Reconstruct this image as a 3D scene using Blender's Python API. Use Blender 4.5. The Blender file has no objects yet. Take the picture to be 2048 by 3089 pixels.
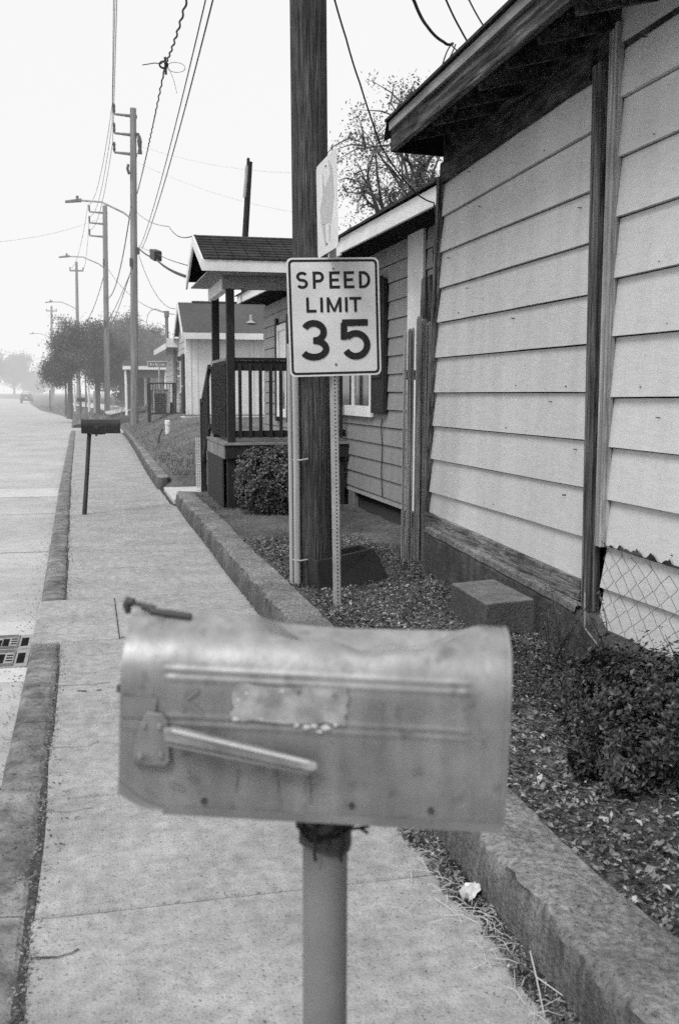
import bpy, math, random
from mathutils import Vector, Matrix, noise as mnoise

rnd = random.Random(7)
scene = bpy.context.scene
COL = scene.collection
PI = math.pi
V = Vector

# ------------------------------------------------------------------ helpers
def nz(x, y, z=0.0, s=1.0):
    return mnoise.noise(V((x * s, y * s, z * s)))

def smooth(a, b, x):
    t = max(0.0, min(1.0, (x - a) / (b - a)))
    return t * t * (3 - 2 * t)

class MB:
    """collects faces for one mesh"""
    def __init__(self):
        self.v = []; self.f = []
    def add(self, vs, fs):
        o = len(self.v)
        self.v.extend([tuple(p) for p in vs])
        self.f.extend([tuple(i + o for i in f) for f in fs])
        return self
    def hexa(self, p):  # p: 4 bottom (ccw from above) + 4 top
        return self.add(p, [(3, 2, 1, 0), (4, 5, 6, 7), (0, 1, 5, 4), (1, 2, 6, 5), (2, 3, 7, 6), (3, 0, 4, 7)])
    def box(self, x0, x1, y0, y1, z0, z1):
        return self.hexa([(x0, y0, z0), (x1, y0, z0), (x1, y1, z0), (x0, y1, z0),
                          (x0, y0, z1), (x1, y0, z1), (x1, y1, z1), (x0, y1, z1)])
    def beam(self, a, b, w, h, up=(0, 0, 1)):  # rectangular bar from a to b
        a = V(a); b = V(b); d = (b - a).normalized(); u = V(up)
        s = d.cross(u).normalized(); u = s.cross(d).normalized()
        s *= w / 2; u *= h / 2
        return self.hexa([a - s - u, a + s - u, b + s - u, b - s - u, a - s + u, a + s + u, b + s + u, b - s + u])
    def quad(self, a, b, c, d):
        return self.add([a, b, c, d], [(0, 1, 2, 3)])
    def tube(self, pts, r, n=8, cap=True, wob=0.0):
        pts = [V(p) for p in pts]
        if not isinstance(r, (list, tuple)): r = [r] * len(pts)
        vs = []; fs = []
        prev = None
        for i, p in enumerate(pts):
            d = (pts[min(i + 1, len(pts) - 1)] - pts[max(i - 1, 0)])
            if d.length < 1e-9: d = V((0, 0, 1))
            d.normalize()
            if prev is None:
                ref = V((1, 0, 0)) if abs(d.x) < .9 else V((0, 1, 0))
                s = d.cross(ref).normalized()
            else:
                s = (prev - d * prev.dot(d)).normalized()
            prev = s
            t = d.cross(s)
            for k in range(n):
                a = 2 * PI * k / n
                rr = r[i] * (1 + wob * nz(math.cos(a) * 2 + 5, math.sin(a) * 2, p.z * 1.3))
                vs.append(p + (s * math.cos(a) + t * math.sin(a)) * rr)
        for i in range(len(pts) - 1):
            for k in range(n):
                a = i * n + k; b = i * n + (k + 1) % n
                fs.append((a, b, b + n, a + n))
        if cap:
            fs.append(tuple(range(n - 1, -1, -1)))
            fs.append(tuple(range((len(pts) - 1) * n, len(pts) * n)))
        return self.add(vs, fs)
    def prism(self, poly, d):  # planar polygon extruded by vector d
        n = len(poly); d = V(d)
        vs = [V(p) for p in poly] + [V(p) + d for p in poly]
        fs = [tuple(range(n - 1, -1, -1)), tuple(range(n, 2 * n))]
        fs += [(i, (i + 1) % n, (i + 1) % n + n, i + n) for i in range(n)]
        return self.add(vs, fs)
    def leaf(self, p, s, nrm=None, asp=.55):
        d = V((rnd.uniform(-1, 1), rnd.uniform(-1, 1), rnd.uniform(-1, 1)))
        if nrm is not None: d = d * .55 + V(nrm)
        d.normalize()
        t = d.cross(V((rnd.uniform(-1, 1), rnd.uniform(-1, 1), rnd.uniform(-1, 1))))
        if t.length < 1e-4: t = V((1, 0, 0))
        t.normalize(); b = d.cross(t)
        p = V(p); a = s * .5; w = s * asp * .5
        o = len(self.v)
        c = d * s * .12
        self.v.extend([tuple(p - t * a), tuple(p + b * w + c), tuple(p + t * a), tuple(p - b * w + c)])
        self.f.append((o, o + 1, o + 2, o + 3))
    def grid(self, xs, ys, fz):
        nx, ny = len(xs), len(ys)
        vs = [(x, y, fz(x, y)) for y in ys for x in xs]
        fs = [(j * nx + i, j * nx + i + 1, (j + 1) * nx + i + 1, (j + 1) * nx + i) for j in range(ny - 1) for i in range(nx - 1)]
        return self.add(vs, fs)

WL = {}
def thing(name, label, cat, loc=(0, 0, 0), group=None):
    o = bpy.data.objects.new(name, None); COL.objects.link(o)
    o.location = loc; o.empty_display_size = .1
    o['label'] = label; o['category'] = cat
    if group: o['group'] = group
    WL[o.name] = V(loc)
    return o

def build(mb, name, mat, parent=None, smooth_=False, bevel=0.0, label=None, loc=None):
    me = bpy.data.meshes.new(name)
    o_ = WL[parent.name] if parent is not None else V(loc if loc is not None else (0, 0, 0))
    me.from_pydata([(p[0] - o_.x, p[1] - o_.y, p[2] - o_.z) for p in mb.v], [], mb.f)
    me.update()
    ob = bpy.data.objects.new(name, me); COL.objects.link(ob)
    me.materials.append(mat)
    if smooth_:
        for p in me.polygons: p.use_smooth = True
        me.set_sharp_from_angle(angle=math.radians(38))
    if parent is not None:
        ob.parent = parent
    else:
        ob.location = o_
    WL[ob.name] = o_
    if bevel > 0:
        m = ob.modifiers.new('b', 'BEVEL'); m.width = bevel; m.segments = 2; m.limit_method = 'ANGLE'
    if label: ob['label'] = label
    return ob

def pieces(mb, name, mat, parent, k, **kw):
    '''the collected pieces come in equal runs: link k separate objects'''
    nv, nf = len(mb.v) // k, len(mb.f) // k
    for i in range(k):
        q = MB(); q.v = mb.v[i * nv:(i + 1) * nv]; q.f = [tuple(j - i * nv for j in f) for f in mb.f[i * nf:(i + 1) * nf]]
        build(q, name, mat, parent, **kw)

def tag(o, label, cat, group=None):
    o['label'] = label; o['category'] = cat
    if group: o['group'] = group
    return o

def struct(mb, name, mat, kind='structure', **k):
    o = build(mb, name, mat, **k); o['kind'] = kind
    return o

# ------------------------------------------------------------------ materials (all neutral grey: the photo is black and white)
def mat(name, lo, hi, scale=6.0, stretch=(1, 1, 1), rough=.85, bump=.0, bscale=None, detail=8, big=0.0, bigscale=.6,
        speck=0.0, sscale=60, metal=0.0, spec=.3, p0=.3, p1=.7, streak=0.0, ssz=(14, 14, .8), top=0.0):
    m = bpy.data.materials.new(name); m.use_nodes = True
    nt = m.node_tree; N = nt.nodes; Lk = nt.links
    b = N['Principled BSDF']
    b.inputs['Roughness'].default_value = rough; b.inputs['Metallic'].default_value = metal
    b.inputs['Specular IOR Level'].default_value = spec
    tc = N.new('ShaderNodeTexCoord'); mp = N.new('ShaderNodeMapping'); mp.inputs['Scale'].default_value = stretch
    Lk.new(tc.outputs['Object'], mp.inputs[0])
    n1 = N.new('ShaderNodeTexNoise'); n1.inputs['Scale'].default_value = scale; n1.inputs['Detail'].default_value = detail
    n1.inputs['Roughness'].default_value = .65
    Lk.new(mp.outputs[0], n1.inputs['Vector'])
    r = N.new('ShaderNodeValToRGB')
    r.color_ramp.elements[0].position = p0; r.color_ramp.elements[0].color = (lo, lo, lo, 1)
    r.color_ramp.elements[1].position = p1; r.color_ramp.elements[1].color = (hi, hi, hi, 1)
    Lk.new(n1.outputs['Fac'], r.inputs[0])
    out = r.outputs[0]
    def mul(src, fac_out, a, c, lo_, hi_):
        mr = N.new('ShaderNodeMapRange'); mr.inputs['From Min'].default_value = a; mr.inputs['From Max'].default_value = c
        mr.inputs['To Min'].default_value = lo_; mr.inputs['To Max'].default_value = hi_
        Lk.new(fac_out, mr.inputs['Value'])
        mx = N.new('ShaderNodeMix'); mx.data_type = 'RGBA'; mx.blend_type = 'MULTIPLY'; mx.inputs[0].default_value = 1
        Lk.new(src, mx.inputs[6]); Lk.new(mr.outputs[0], mx.inputs[7])
        return mx.outputs[2]
    if big:
        nb = N.new('ShaderNodeTexNoise'); nb.inputs['Scale'].default_value = bigscale; nb.inputs['Detail'].default_value = 5
        Lk.new(tc.outputs['Object'], nb.inputs['Vector'])
        out = mul(out, nb.outputs['Fac'], .35, .65, 1 - big, 1 + big * .35)
    if speck:
        ns = N.new('ShaderNodeTexNoise'); ns.inputs['Scale'].default_value = sscale; ns.inputs['Detail'].default_value = 3
        Lk.new(tc.outputs['Object'], ns.inputs['Vector'])
        out = mul(out, ns.outputs['Fac'], .3, .42, 1 - speck, 1)
    if streak:
        mp2 = N.new('ShaderNodeMapping'); mp2.inputs['Scale'].default_value = ssz
        Lk.new(tc.outputs['Object'], mp2.inputs[0])
        n2 = N.new('ShaderNodeTexNoise'); n2.inputs['Scale'].default_value = 1.0; n2.inputs['Detail'].default_value = 6
        Lk.new(mp2.outputs[0], n2.inputs['Vector'])
        out = mul(out, n2.outputs['Fac'], .35, .6, 1 - streak, 1)
    if top:     # shade painted in by facing: darker sides, paler upper faces
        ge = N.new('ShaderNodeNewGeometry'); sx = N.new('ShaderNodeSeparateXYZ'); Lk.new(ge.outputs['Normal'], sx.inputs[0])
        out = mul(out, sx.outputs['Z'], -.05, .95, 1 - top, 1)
    Lk.new(out, b.inputs['Base Color'])
    if bump:
        nbp = N.new('ShaderNodeTexNoise'); nbp.inputs['Scale'].default_value = bscale or scale * 3; nbp.inputs['Detail'].default_value = 6
        Lk.new(mp.outputs[0], nbp.inputs['Vector'])
        bp = N.new('ShaderNodeBump'); bp.inputs['Strength'].default_value = bump; bp.inputs['Distance'].default_value = .02
        Lk.new(nbp.outputs['Fac'], bp.inputs['Height']); Lk.new(bp.outputs[0], b.inputs['Normal'])
    return m

def leafmat(name, lo, hi, sc=25, rough=.45):
    return mat(name, lo, hi, scale=sc, rough=rough, detail=2, spec=.4, p0=.38, p1=.62)

M = {}
M['walk'] = mat('sidewalk_concrete', .28, .41, 16, rough=.9, bump=.4, bscale=110, big=.17, bigscale=2.2, speck=.55, sscale=85, streak=.12, ssz=(16, 3.5, 1), p0=.34, p1=.62)
M['kerb'] = mat('kerb_concrete', .11, .27, 9, rough=.92, bump=.6, bscale=60, big=.35, bigscale=2.2, speck=.55, sscale=50, p0=.36, p1=.64)
M['road'] = mat('road_surface', .37, .49, 6, rough=.9, bump=.35, bscale=90, big=.14, bigscale=.6, speck=.4, sscale=60, streak=.06, ssz=(2, .3, 1))
M['patch'] = mat('road_patch', .48, .58, 5, rough=.9, bump=.2, bscale=80, big=.15, speck=.3)
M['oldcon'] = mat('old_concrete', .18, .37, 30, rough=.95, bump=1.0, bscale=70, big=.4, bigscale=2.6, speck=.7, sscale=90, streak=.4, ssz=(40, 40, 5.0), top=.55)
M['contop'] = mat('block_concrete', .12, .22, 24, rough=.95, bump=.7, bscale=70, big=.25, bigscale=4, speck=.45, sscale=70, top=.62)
M['darkcon'] = mat('damp_concrete', .05, .10, 7, rough=.95, bump=.7, bscale=30, big=.4, bigscale=3, streak=.4)
M['soil'] = mat('soil', .055, .18, 20, rough=1, bump=1.0, bscale=60, big=.45, bigscale=1.3, spec=.1, speck=.5, sscale=70)
M['lawn'] = mat('lawn_ground', .10, .19, 9, rough=1, bump=1, bscale=30, big=.4, bigscale=.8, spec=.1)
M['ground'] = mat('far_ground', .12, .20, .5, rough=1, big=.3, bigscale=.05)
M['sidingA'] = mat('grey_siding_paint', .48, .55, 3, stretch=(2, 2, 14), rough=.6, bump=.08, bscale=14, big=.10, bigscale=.8, spec=.3, streak=.10, ssz=(6, 6, .5))
M['sidingA2'] = mat('pale_siding_paint', .52, .59, 3, stretch=(2, 2, 14), rough=.6, bump=.12, bscale=12, big=.08, bigscale=.7, speck=.08, sscale=22, streak=.07, ssz=(6, 6, .5))
M['sidingB'] = mat('mid_grey_siding', .23, .28, 3, stretch=(2, 2, 12), rough=.7, bump=.1, bscale=10, big=.14, streak=.1, ssz=(6, 6, .6))
M['white'] = mat('white_trim_paint', .66, .76, 5, rough=.6, big=.12, bigscale=1.5)
M['whiteC'] = mat('white_wall_panel', .62, .70, 3, rough=.7, big=.1, bigscale=.7)
M['sidingC'] = mat('pale_lap_siding', .42, .52, 4, stretch=(1, 1, 8), rough=.7, big=.15)
M['wood'] = mat('weathered_trim', .025, .26, 4, stretch=(11, 11, .7), rough=.9, bump=.7, bscale=9, big=.45, bigscale=2.5, streak=.75, ssz=(46, 46, 1.1), p0=.36, p1=.66)
M['woodpale'] = mat('pale_worn_trim', .22, .52, 4, stretch=(11, 11, .7), rough=.85, bump=.5, bscale=9, big=.35, bigscale=3, streak=.55, ssz=(46, 46, 1.0))
M['fascia'] = mat('bare_fascia_wood', .012, .24, 3, stretch=(11, .8, 11), rough=.9, bump=.8, bscale=9, big=.5, bigscale=1.8, streak=.75, ssz=(30, .9, 44), p0=.38, p1=.68)
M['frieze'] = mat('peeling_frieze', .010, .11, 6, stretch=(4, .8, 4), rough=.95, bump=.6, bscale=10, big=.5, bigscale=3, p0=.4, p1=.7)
M['skirt'] = mat('weathered_skirt_board', .04, .30, 4, stretch=(8, 1.0, 18), rough=.9, bump=.8, bscale=9, big=.45, bigscale=3, speck=.6, sscale=30, p0=.36, p1=.66)
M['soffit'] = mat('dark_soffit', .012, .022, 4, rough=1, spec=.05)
M['metaldrip'] = mat('dull_drip_edge', .22, .36, 6, stretch=(1, .6, 1), rough=.5, big=.45, bigscale=1.4, spec=.5, streak=.4, ssz=(20, 1.5, 40))
M['shingle'] = mat('asphalt_shingle', .025, .06, 22, rough=1, bump=.5, bscale=40, big=.35, bigscale=3, spec=.15)
M['shingleC'] = mat('worn_shingle', .06, .10, 12, rough=1, big=.2, spec=.15)
M['pole'] = mat('creosoted_pole_wood', .025, .17, 3.0, stretch=(30, 30, 1.3), rough=.9, bump=.9, bscale=5, big=.4, bigscale=1.6, streak=.5, ssz=(110, 110, 2.2), spec=.2, p0=.34, p1=.70)
M['polefar'] = mat('grey_pole_wood', .15, .30, 3.0, stretch=(10, 10, .5), rough=.9, streak=.4)
M['darkmetal'] = mat('dark_metal', .03, .06, 8, rough=.6, spec=.4)
M['wire'] = mat('cable_rubber', .012, .02, 5, rough=.6, spec=.3)
M['wirefar'] = mat('aluminium_cable', .05, .08, 5, rough=.6)
M['pvc'] = mat('grey_conduit', .34, .46, 3, stretch=(30, 30, .8), rough=.5, big=.2, streak=.25, ssz=(90, 90, .6))
M['galv'] = mat('galvanised_steel', .36, .48, 14, rough=.45, metal=.25, big=.2, bigscale=5)
M['hole'] = mat('punched_hole', .010, .03, 5, rough=1, spec=0)
M['signwhite'] = mat('reflective_white', .60, .66, 5, rough=.45, big=.08, bigscale=4)
M['signblack'] = mat('sign_black', .010, .014, 5, rough=.5)
M['signfade'] = mat('faded_sign_grey', .38, .46, 12, rough=.6)
M['blackpaint'] = mat('dark_brown_paint', .011, .030, 6, stretch=(6, 6, 1), rough=.65, spec=.3, big=.2)
M['deck'] = mat('grey_deck_paint', .17, .25, 5, rough=.8, big=.3, bigscale=3)
M['darkbox'] = mat('black_plastic', .018, .035, 4, rough=.55, bump=.1, spec=.35)
M['glass'] = mat('dark_window_glass', .02, .03, 2, rough=.08, spec=.6)
M['glasspale'] = mat('curtained_glass', .38, .5, 3, rough=.2, spec=.5)
M['void'] = mat('crawlspace_mesh', .03, .08, 60, rough=1, spec=.05)
M['pier'] = mat('pier_block', .10, .18, 8, rough=.95, bump=.4)
M['picket'] = mat('weathered_picket', .24, .50, 4, stretch=(12, 12, .7), rough=.9, bump=.6, bscale=8, streak=.65, ssz=(60, 60, 1.0))
M['rusty'] = mat('rusty_wire', .05, .12, 30, rough=.8)
M['galvwire'] = mat('fence_wire', .22, .34, 20, rough=.5, metal=.3)
M['mailgrey'] = mat('worn_mailbox_paint', .25, .36, 15, rough=.40, metal=.32, spec=.5, bump=.10, bscale=18, big=.15, bigscale=10, speck=.30, sscale=34, streak=.20, ssz=(40, 40, 4), top=.24)  # worn paint, with shade painted into the sides below a paler top
M['mailpale'] = mat('mailbox_flag_metal', .16, .40, 14, rough=.5, metal=.2, big=.4, bigscale=16)
M['mailpatchshade'] = mat('mailbox_patch_and_shade', .15, .20, 12, rough=.7, big=.2, bigscale=10)  # bare patches, and the painted shadow strip below the flag
M['sticker'] = mat('torn_sticker', .24, .42, 45, rough=.8, big=.35, bigscale=40)
M['stickerw'] = mat('sticker_residue', .45, .62, 60, rough=.8)  # also the painted highlight strip on the flag
M['postpaint'] = mat('grey_post_paint', .15, .20, 9, rough=.55, spec=.4, big=.12, bigscale=6)
M['postcuff'] = mat('dark_post_cuff', .055, .09, 9, rough=.7, big=.2, bigscale=9)
M['mailblack'] = mat('black_mailbox_paint', .012, .03, 6, rough=.30, spec=.5, big=.3, bigscale=8)
M['hedge'] = leafmat('hedge_leaf', .020, .11, 30, .40)
M['bush'] = leafmat('bush_leaf', .006, .062, 40, .42)
M['stem'] = mat('brown_stem', .04, .08, 10, rough=.9)
M['bark'] = mat('tree_bark', .09, .17, 6, stretch=(4, 4, 1), rough=.95)
M['treeleaf'] = leafmat('hazed_autumn_leaf', .09, .19, 3, .6)  # leaf tone lightened to paint in some haze
M['fartree'] = leafmat('distant_leaf', .06, .14, 1.0, .7)  # leaf tone raised so the colour carries part of the fog
M['litterdark'] = mat('rotting_leaf', .012, .05, 9, rough=.9, detail=3)
M['litter'] = mat('dry_leaf', .07, .30, 9, rough=.8, detail=3, p0=.35, p1=.68)
M['litterpale'] = mat('pale_dry_leaf', .28, .5, 8, rough=.8, detail=3)
M['grassblade'] = mat('dry_grass', .09, .30, 3, rough=.8, detail=3)
M['straw'] = mat('bleached_straw', .38, .55, 8, rough=.8)
M['paper'] = mat('white_paper', .50, .62, 30, rough=.8, big=.3, bigscale=30)
M['dirt'] = mat('joint_dirt', .03, .10, 30, rough=1, bump=.8, bscale=60)
M['iron'] = mat('cast_iron', .14, .24, 18, rough=.7, bump=.3, bscale=60, big=.25, bigscale=6)
M['ironpale'] = mat('worn_cast_iron', .22, .34, 18, rough=.6, bump=.3, bscale=60)
M['carpaint'] = mat('dark_car_paint', .05, .07, 3, rough=.3, spec=.5)
M['tyre'] = mat('tyre_rubber', .015, .02, 4, rough=.9)
M['lamp'] = mat('tail_lamp', .25, .3, 4, rough=.3)

# ------------------------------------------------------------------ terrain shapes
def kx(y):      # outer (road side) edge of the near kerb
    if y <= 8: return -.40
    if y <= 19: return -.40 - .136 * (y - 8) / 11
    return -.536 - .224 * (y - 19) / 26

EDGE = [(45, -.76), (66.6, -1.01), (80.4, -2.09), (101.5, -4.38), (151, -7.76), (199, -10.6), (240, -13.6), (300, -24), (400, -50), (500, -80)]
def rx(y):      # right hand road edge beyond the side street
    if y <= 45: return kx(y)
    for (y0, x0), (y1, x1) in zip(EDGE, EDGE[1:]):
        if y <= y1: return x0 + (x1 - x0) * (y - y0) / (y1 - y0)
    return EDGE[-1][1]

def hz(x, y):   # yard and lawn height
    h = .155 + .62 * smooth(15, 34, y) * smooth(1.3, 2.9, x)
    if y > 17: h += .05 * smooth(17, 19, y)
    h += .018 * nz(x, y, 0, 2.3) + .012 * nz(x, y, 3, 7)
    if y < 9: h += .05 * smooth(1.9, 2.5, x) * smooth(9, 7.5, y) * (1 - smooth(7, 3, y) * .6)
    return h

# ------------------------------------------------------------------ ground, road, walks
g = MB(); g.quad((-900, -300, -.32), (900, -300, -.32), (900, 1500, -.32), (-900, 1500, -.32))
struct(g, 'ground', M['ground'])

ys = [-6, -3, 0, 2, 4, 6, 8, 10, 13, 16, 19, 24, 30, 37, 45, 52, 60, 66.6, 73, 80.4, 90, 101.5, 115, 130, 151, 175, 199, 240, 300, 400, 500]
g = MB()
for a, b in zip(ys, ys[1:]):
    for k in range(4):
        w0 = -8.2 * k / 4; w1 = -8.2 * (k + 1) / 4
        g.quad((rx(a) + w1, a, -.13), (rx(a) + w0, a, -.13), (rx(b) + w0, b, -.13), (rx(b) + w1, b, -.13))
g.quad((rx(45), 45.2, -.13), (16, 45.2, -.10), (16, 52, -.10), (rx(52), 52, -.13))
struct(g, 'road', M['road'])
# repairs and tar joints in the road surface
g = MB(); g.quad((-6, 17.8, -.126), (kx(18) - .02, 17.8, -.126), (kx(19.4) - .02, 19.4, -.126), (-6, 19.5, -.126))
struct(g, 'road_patch', M['patch'])
g = MB()
for y0, w in ((4.62, .016), (11.6, .018), (15.3, .016)):
    for k in range(14):
        xa = kx(y0) - .01 - k * .4; xb = xa - .4
        ja = .05 * nz(k, y0); jb = .05 * nz(k + 1, y0)
        g.quad((xb, y0 + jb, -.1255), (xa, y0 + ja, -.1255), (xa, y0 + ja + w * (1 + .5 * nz(k, 5, y0)), -.1255), (xb, y0 + jb + w, -.1255))
struct(g, 'road_joints', M['dirt'])

# sidewalk: one sheet of slabs with tooled joints between them
JT = [-3, -.9, 1.15, 2.2, 3.15, 4.10, 5.13, 5.98, 6.79, 8.2, 9.6, 11.0, 12.4, 13.9, 15.4, 17.2, 19, 21, 23, 25, 27.2, 29.5, 32, 34.5, 37, 39.5, 42, 45]
def wr(y):      # right edge of the walk
    return 1.16 if y < 15 else 1.10 + .13 * smooth(17, 37, y)
def slab(g, x0f, x1f, ya, yb, z, gap=.006, n=6, rough=.0):
    gap = gap if yb < 9 else .012
    ya += gap; yb -= gap
    m = max(2, int((yb - ya) / .35))
    b = .006
    rows = [ya, ya + b] + [ya + (yb - ya) * k / m for k in range(1, m)] + [yb - b, yb]
    def xs_(y):
        x0, x1 = x0f(y), x1f(y)
        return [x0, x0 + b] + [x0 + (x1 - x0) * k / n for k in range(1, n)] + [x1 - b, x1]
    nx = n + 3
    vs = []
    for j, y in enumerate(rows):
        for i, x in enumerate(xs_(y)):
            e = (i in (0, nx - 1)) or (j in (0, len(rows) - 1))
            jit = rough * nz(x, y, 0, 25) if i in (0, nx - 1) else 0
            vs.append((x + jit, y, z - (.008 if e else 0) + .0025 * nz(x, y, 1, 3)))
    fs = [(j * nx + i, j * nx + i + 1, (j + 1) * nx + i + 1, (j + 1) * nx + i) for j in range(len(rows) - 1) for i in range(nx - 1)]
    g.add(vs, fs)
g = MB()
for a, b in zip(JT, JT[1:]):
    if abs(a - 6.79) < .01:   # beside the storm inlet slab
        slab(g, lambda y: .159, wr, a, b, 0)
    else:
        slab(g, lambda y: kx(y) + .195 + .012 * nz(3, y, 0, 6), wr, a, b, 0, rough=.022)
struct(g, 'sidewalk', M['walk'])
g = MB()
for a, b in zip(ys, ys[1:]):
    if b > 45.1: break
    g.quad((kx(a) + .158, a, -.020), (1.25, a, -.016), (1.25, b, -.016), (kx(b) + .158, b, -.020))
struct(g, 'joint_dirt', M['dirt'])

g = MB()
def crack(pts, w):
    q = []
    for (xa, ya), (xb, yb_) in zip(pts, pts[1:]):
        m = max(2, int(math.hypot(xb - xa, yb_ - ya) / .03))
        for i in range(m):
            f = i / m; q.append((xa + (xb - xa) * f + .012 * nz(xa * 7, ya * 7 + f * 6, 1), ya + (yb_ - ya) * f + .012 * nz(ya * 5, xa * 5 + f * 6, 8)))
    vs = []
    for i, (x, y) in enumerate(q):
        x2, y2 = q[min(i + 1, len(q) - 1)]; x1, y1 = q[max(i - 1, 0)]
        dx, dy_ = x2 - x1, y2 - y1; l = math.hypot(dx, dy_) or 1
        ww = w * (.4 + .9 * abs(nz(i * .7, ya, 3)))
        vs += [(x - dy_ / l * ww, y + dx / l * ww, .0045), (x + dy_ / l * ww, y - dx / l * ww, .0045)]
    g.add(vs, [(2 * i, 2 * i + 1, 2 * i + 3, 2 * i + 2) for i in range(len(q) - 1)])
crack([(-.20, 5.75), (-.02, 5.72), (.10, 5.75)], .004); crack([(-.20, 4.72), (-.05, 4.70), (.02, 4.78)], .004)
crack([(-.21, 3.98), (-.10, 3.95), (.0, 4.0)], .003); crack([(-.22, 2.92), (-.12, 2.90), (-.04, 2.95)], .005)
crack([(-.10, 5.62), (-.02, 5.60)], .011); crack([(.0, 5.61), (.05, 5.60)], .010)
crack([(-.30, 8.22), (-.16, 8.24)], .008); crack([(.15, 6.80), (.22, 6.83)], .010)
crack([(.35, 10.3), (.7, 10.5), (1.1, 10.4)], .004); crack([(-.2, 13.2), (.3, 13.35), (.8, 13.1)], .005)
struct(g, 'sidewalk_cracks', M['dirt'])

# kerb stones (one structure), lower and eroded near the camera
g = MB()
KJ = [-3, 0.9, 3.2, 5.15, 6.72]
for a, b in list(zip(KJ, KJ[1:])) + [(8.25, 11), (11, 14), (14, 17), (17, 21), (21, 25), (25, 30), (30, 35), (35, 40), (40, 45)]:
    n = max(6, int((b - a) / .16))
    n = min(n, 26)
    prof = [(0, -.16), (.0, -.035), (.012, -.012), (.04, -.002), (.10, 0), (.150, -.004), (.177, -.014), (.183, -.06)]
    vs = []
    for j in range(n + 1):
        y = a + .005 + (b - a - .01) * j / n
        low = -.006 - .006 * smooth(6, 2, y)
        for i, (px, pz) in enumerate(prof):
            w = .012 * nz(i * 3, y, 1, 4) * (1 if i > 1 else .5)
            sh = 0
            if j == n and abs(b - 6.72) < .01: sh = -.01
            vs.append((kx(y) + px + w, y, pz + low + (.010 * nz(i, y, 9, 5) if 0 < i else 0) + sh))
    k = len(prof)
    fs = [(j * k + i, (j + 1) * k + i, (j + 1) * k + i + 1, j * k + i + 1) for j in range(n) for i in range(k - 1)]
    fs += [tuple(range(k)), tuple(range(n * k + k - 1, n * k - 1, -1))]
    fs = [tuple(reversed(f)) for f in fs]
    g.add(vs, fs)
struct(g, 'kerb', M['kerb'], smooth_=False)

# storm drain inlet: top slab and cast grate in the gutter
t = thing('storm_drain', 'storm drain inlet with pale slab and patterned cast iron grate in the gutter', 'drain', (-.3, 7.4, -.13))
g = MB()
pl = [(-.405, 6.80), (-.36, 6.80), (.155, 6.80), (.155, 8.19), (-.36, 8.19), (-.405, 8.15)]
g.prism([(x, y, -.135) for x, y in pl], (0, 0, .137))
build(g, 'inlet_slab', M['walk'], t, bevel=.012)
g = MB(); g.box(-1.5, -.412, 6.35, 8.05, -.20, -.124)
build(g, 'gutter_apron', M['patch'], t)
def grate(y0, y1):
    base = MB(); base.box(-1.30, -.425, y0, y1, -.20, -.116)
    fr = build(base, 'grate_frame', M['ironpale'], t)
    hol = MB(); rib = MB()
    for x0 in (-.672, -.93, -1.19):
        hol.box(x0 + .012, x0 + .046, y0 + .10, y1 - .14, -.1155, -.1135); hol.box(x0 + .058, x0 + .095, y0 + .09, y1 - .11, -.1155, -.1135)
        hol.box(x0 + .177, x0 + .223, y0 + .08, y1 - .10, -.1155, -.1135)
        for k_ in range(3): hol.box(x0 + .108, x0 + .146, y0 + .14 + k_ * .07, y0 + .168 + k_ * .07, -.1155, -.1138)
        for ya in (y0 + .02, y0 + .055, y1 - .06, y1 - .025): rib.box(x0 + .004, x0 + .148, ya, ya + .012, -.1155, -.108)
        rib.box(x0 + .150, x0 + .160, y0 + .02, y1 - .02, -.1155, -.108); rib.box(x0 + .049, x0 + .055, y0 + .09, y1 - .11, -.1155, -.108)
    build(hol, 'grate_opening', M['hole'], t); build(rib, 'grate_rib', M['iron'], t)
grate(6.68, 7.12); grate(7.145, 7.56)

# low retaining walls
def lowwall(name, label, yb, ye, xfun, wfun, hfun, step, zt=0.0):
    g = MB(); k = 11
    n = int((ye - yb) / step)
    vs = []
    for j in range(n + 1):
        y = yb + (ye - yb) * j / n
        x0, w, h = xfun(y), wfun(y), hfun(y)
        e = smooth(ye, ye - .22, y)   # rounded far end
        e2 = smooth(yb, yb + .12, y)
        r = .022
        prof = [(0, -.06), (.004, h * .35), (.012, h * .7), (.02, h - r), (.02 + r * .35, h - r * .3), (.03 + r, h), (w * .45, h + .004), (w * .7, h + .002), (w - r * .8, h), (w - .01, h - r * .6), (w, -.06)]
        for i, (px, pz) in enumerate(prof):
            amp = (.004, .008, .010, .013, .016, .014, .006, .006, .010, .018, .02)[i]
            dx = amp * (nz(i * 1.7, y, 2, 5) + .6 * nz(i * 2.1, y, 7, 17) + .5 * nz(i * 5.1, y, 3, 31))
            dz = amp * .8 * (nz(i * 1.3, y, 5, 5) + .6 * nz(i, y, 8, 17) + .5 * nz(i * 4.1, y, 9, 31))
            xx = x0 + px + dx
            cx = x0 + w * .5
            xx = cx + (xx - cx) * (.45 + .55 * min(e, e2) if True else 1)
            vs.append((xx, y, (pz + dz) * (.9 + .1 * e)))
    fs = [(j * k + i, (j + 1) * k + i, (j + 1) * k + i + 1, j * k + i + 1) for j in range(n) for i in range(k - 1)]
    fs += [tuple(range(k)), tuple(range(n * k + k - 1, n * k - 1, -1))]
    g.add(vs, [tuple(reversed(f)) for f in fs])
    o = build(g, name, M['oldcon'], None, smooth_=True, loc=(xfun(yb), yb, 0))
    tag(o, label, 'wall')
    return o
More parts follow.
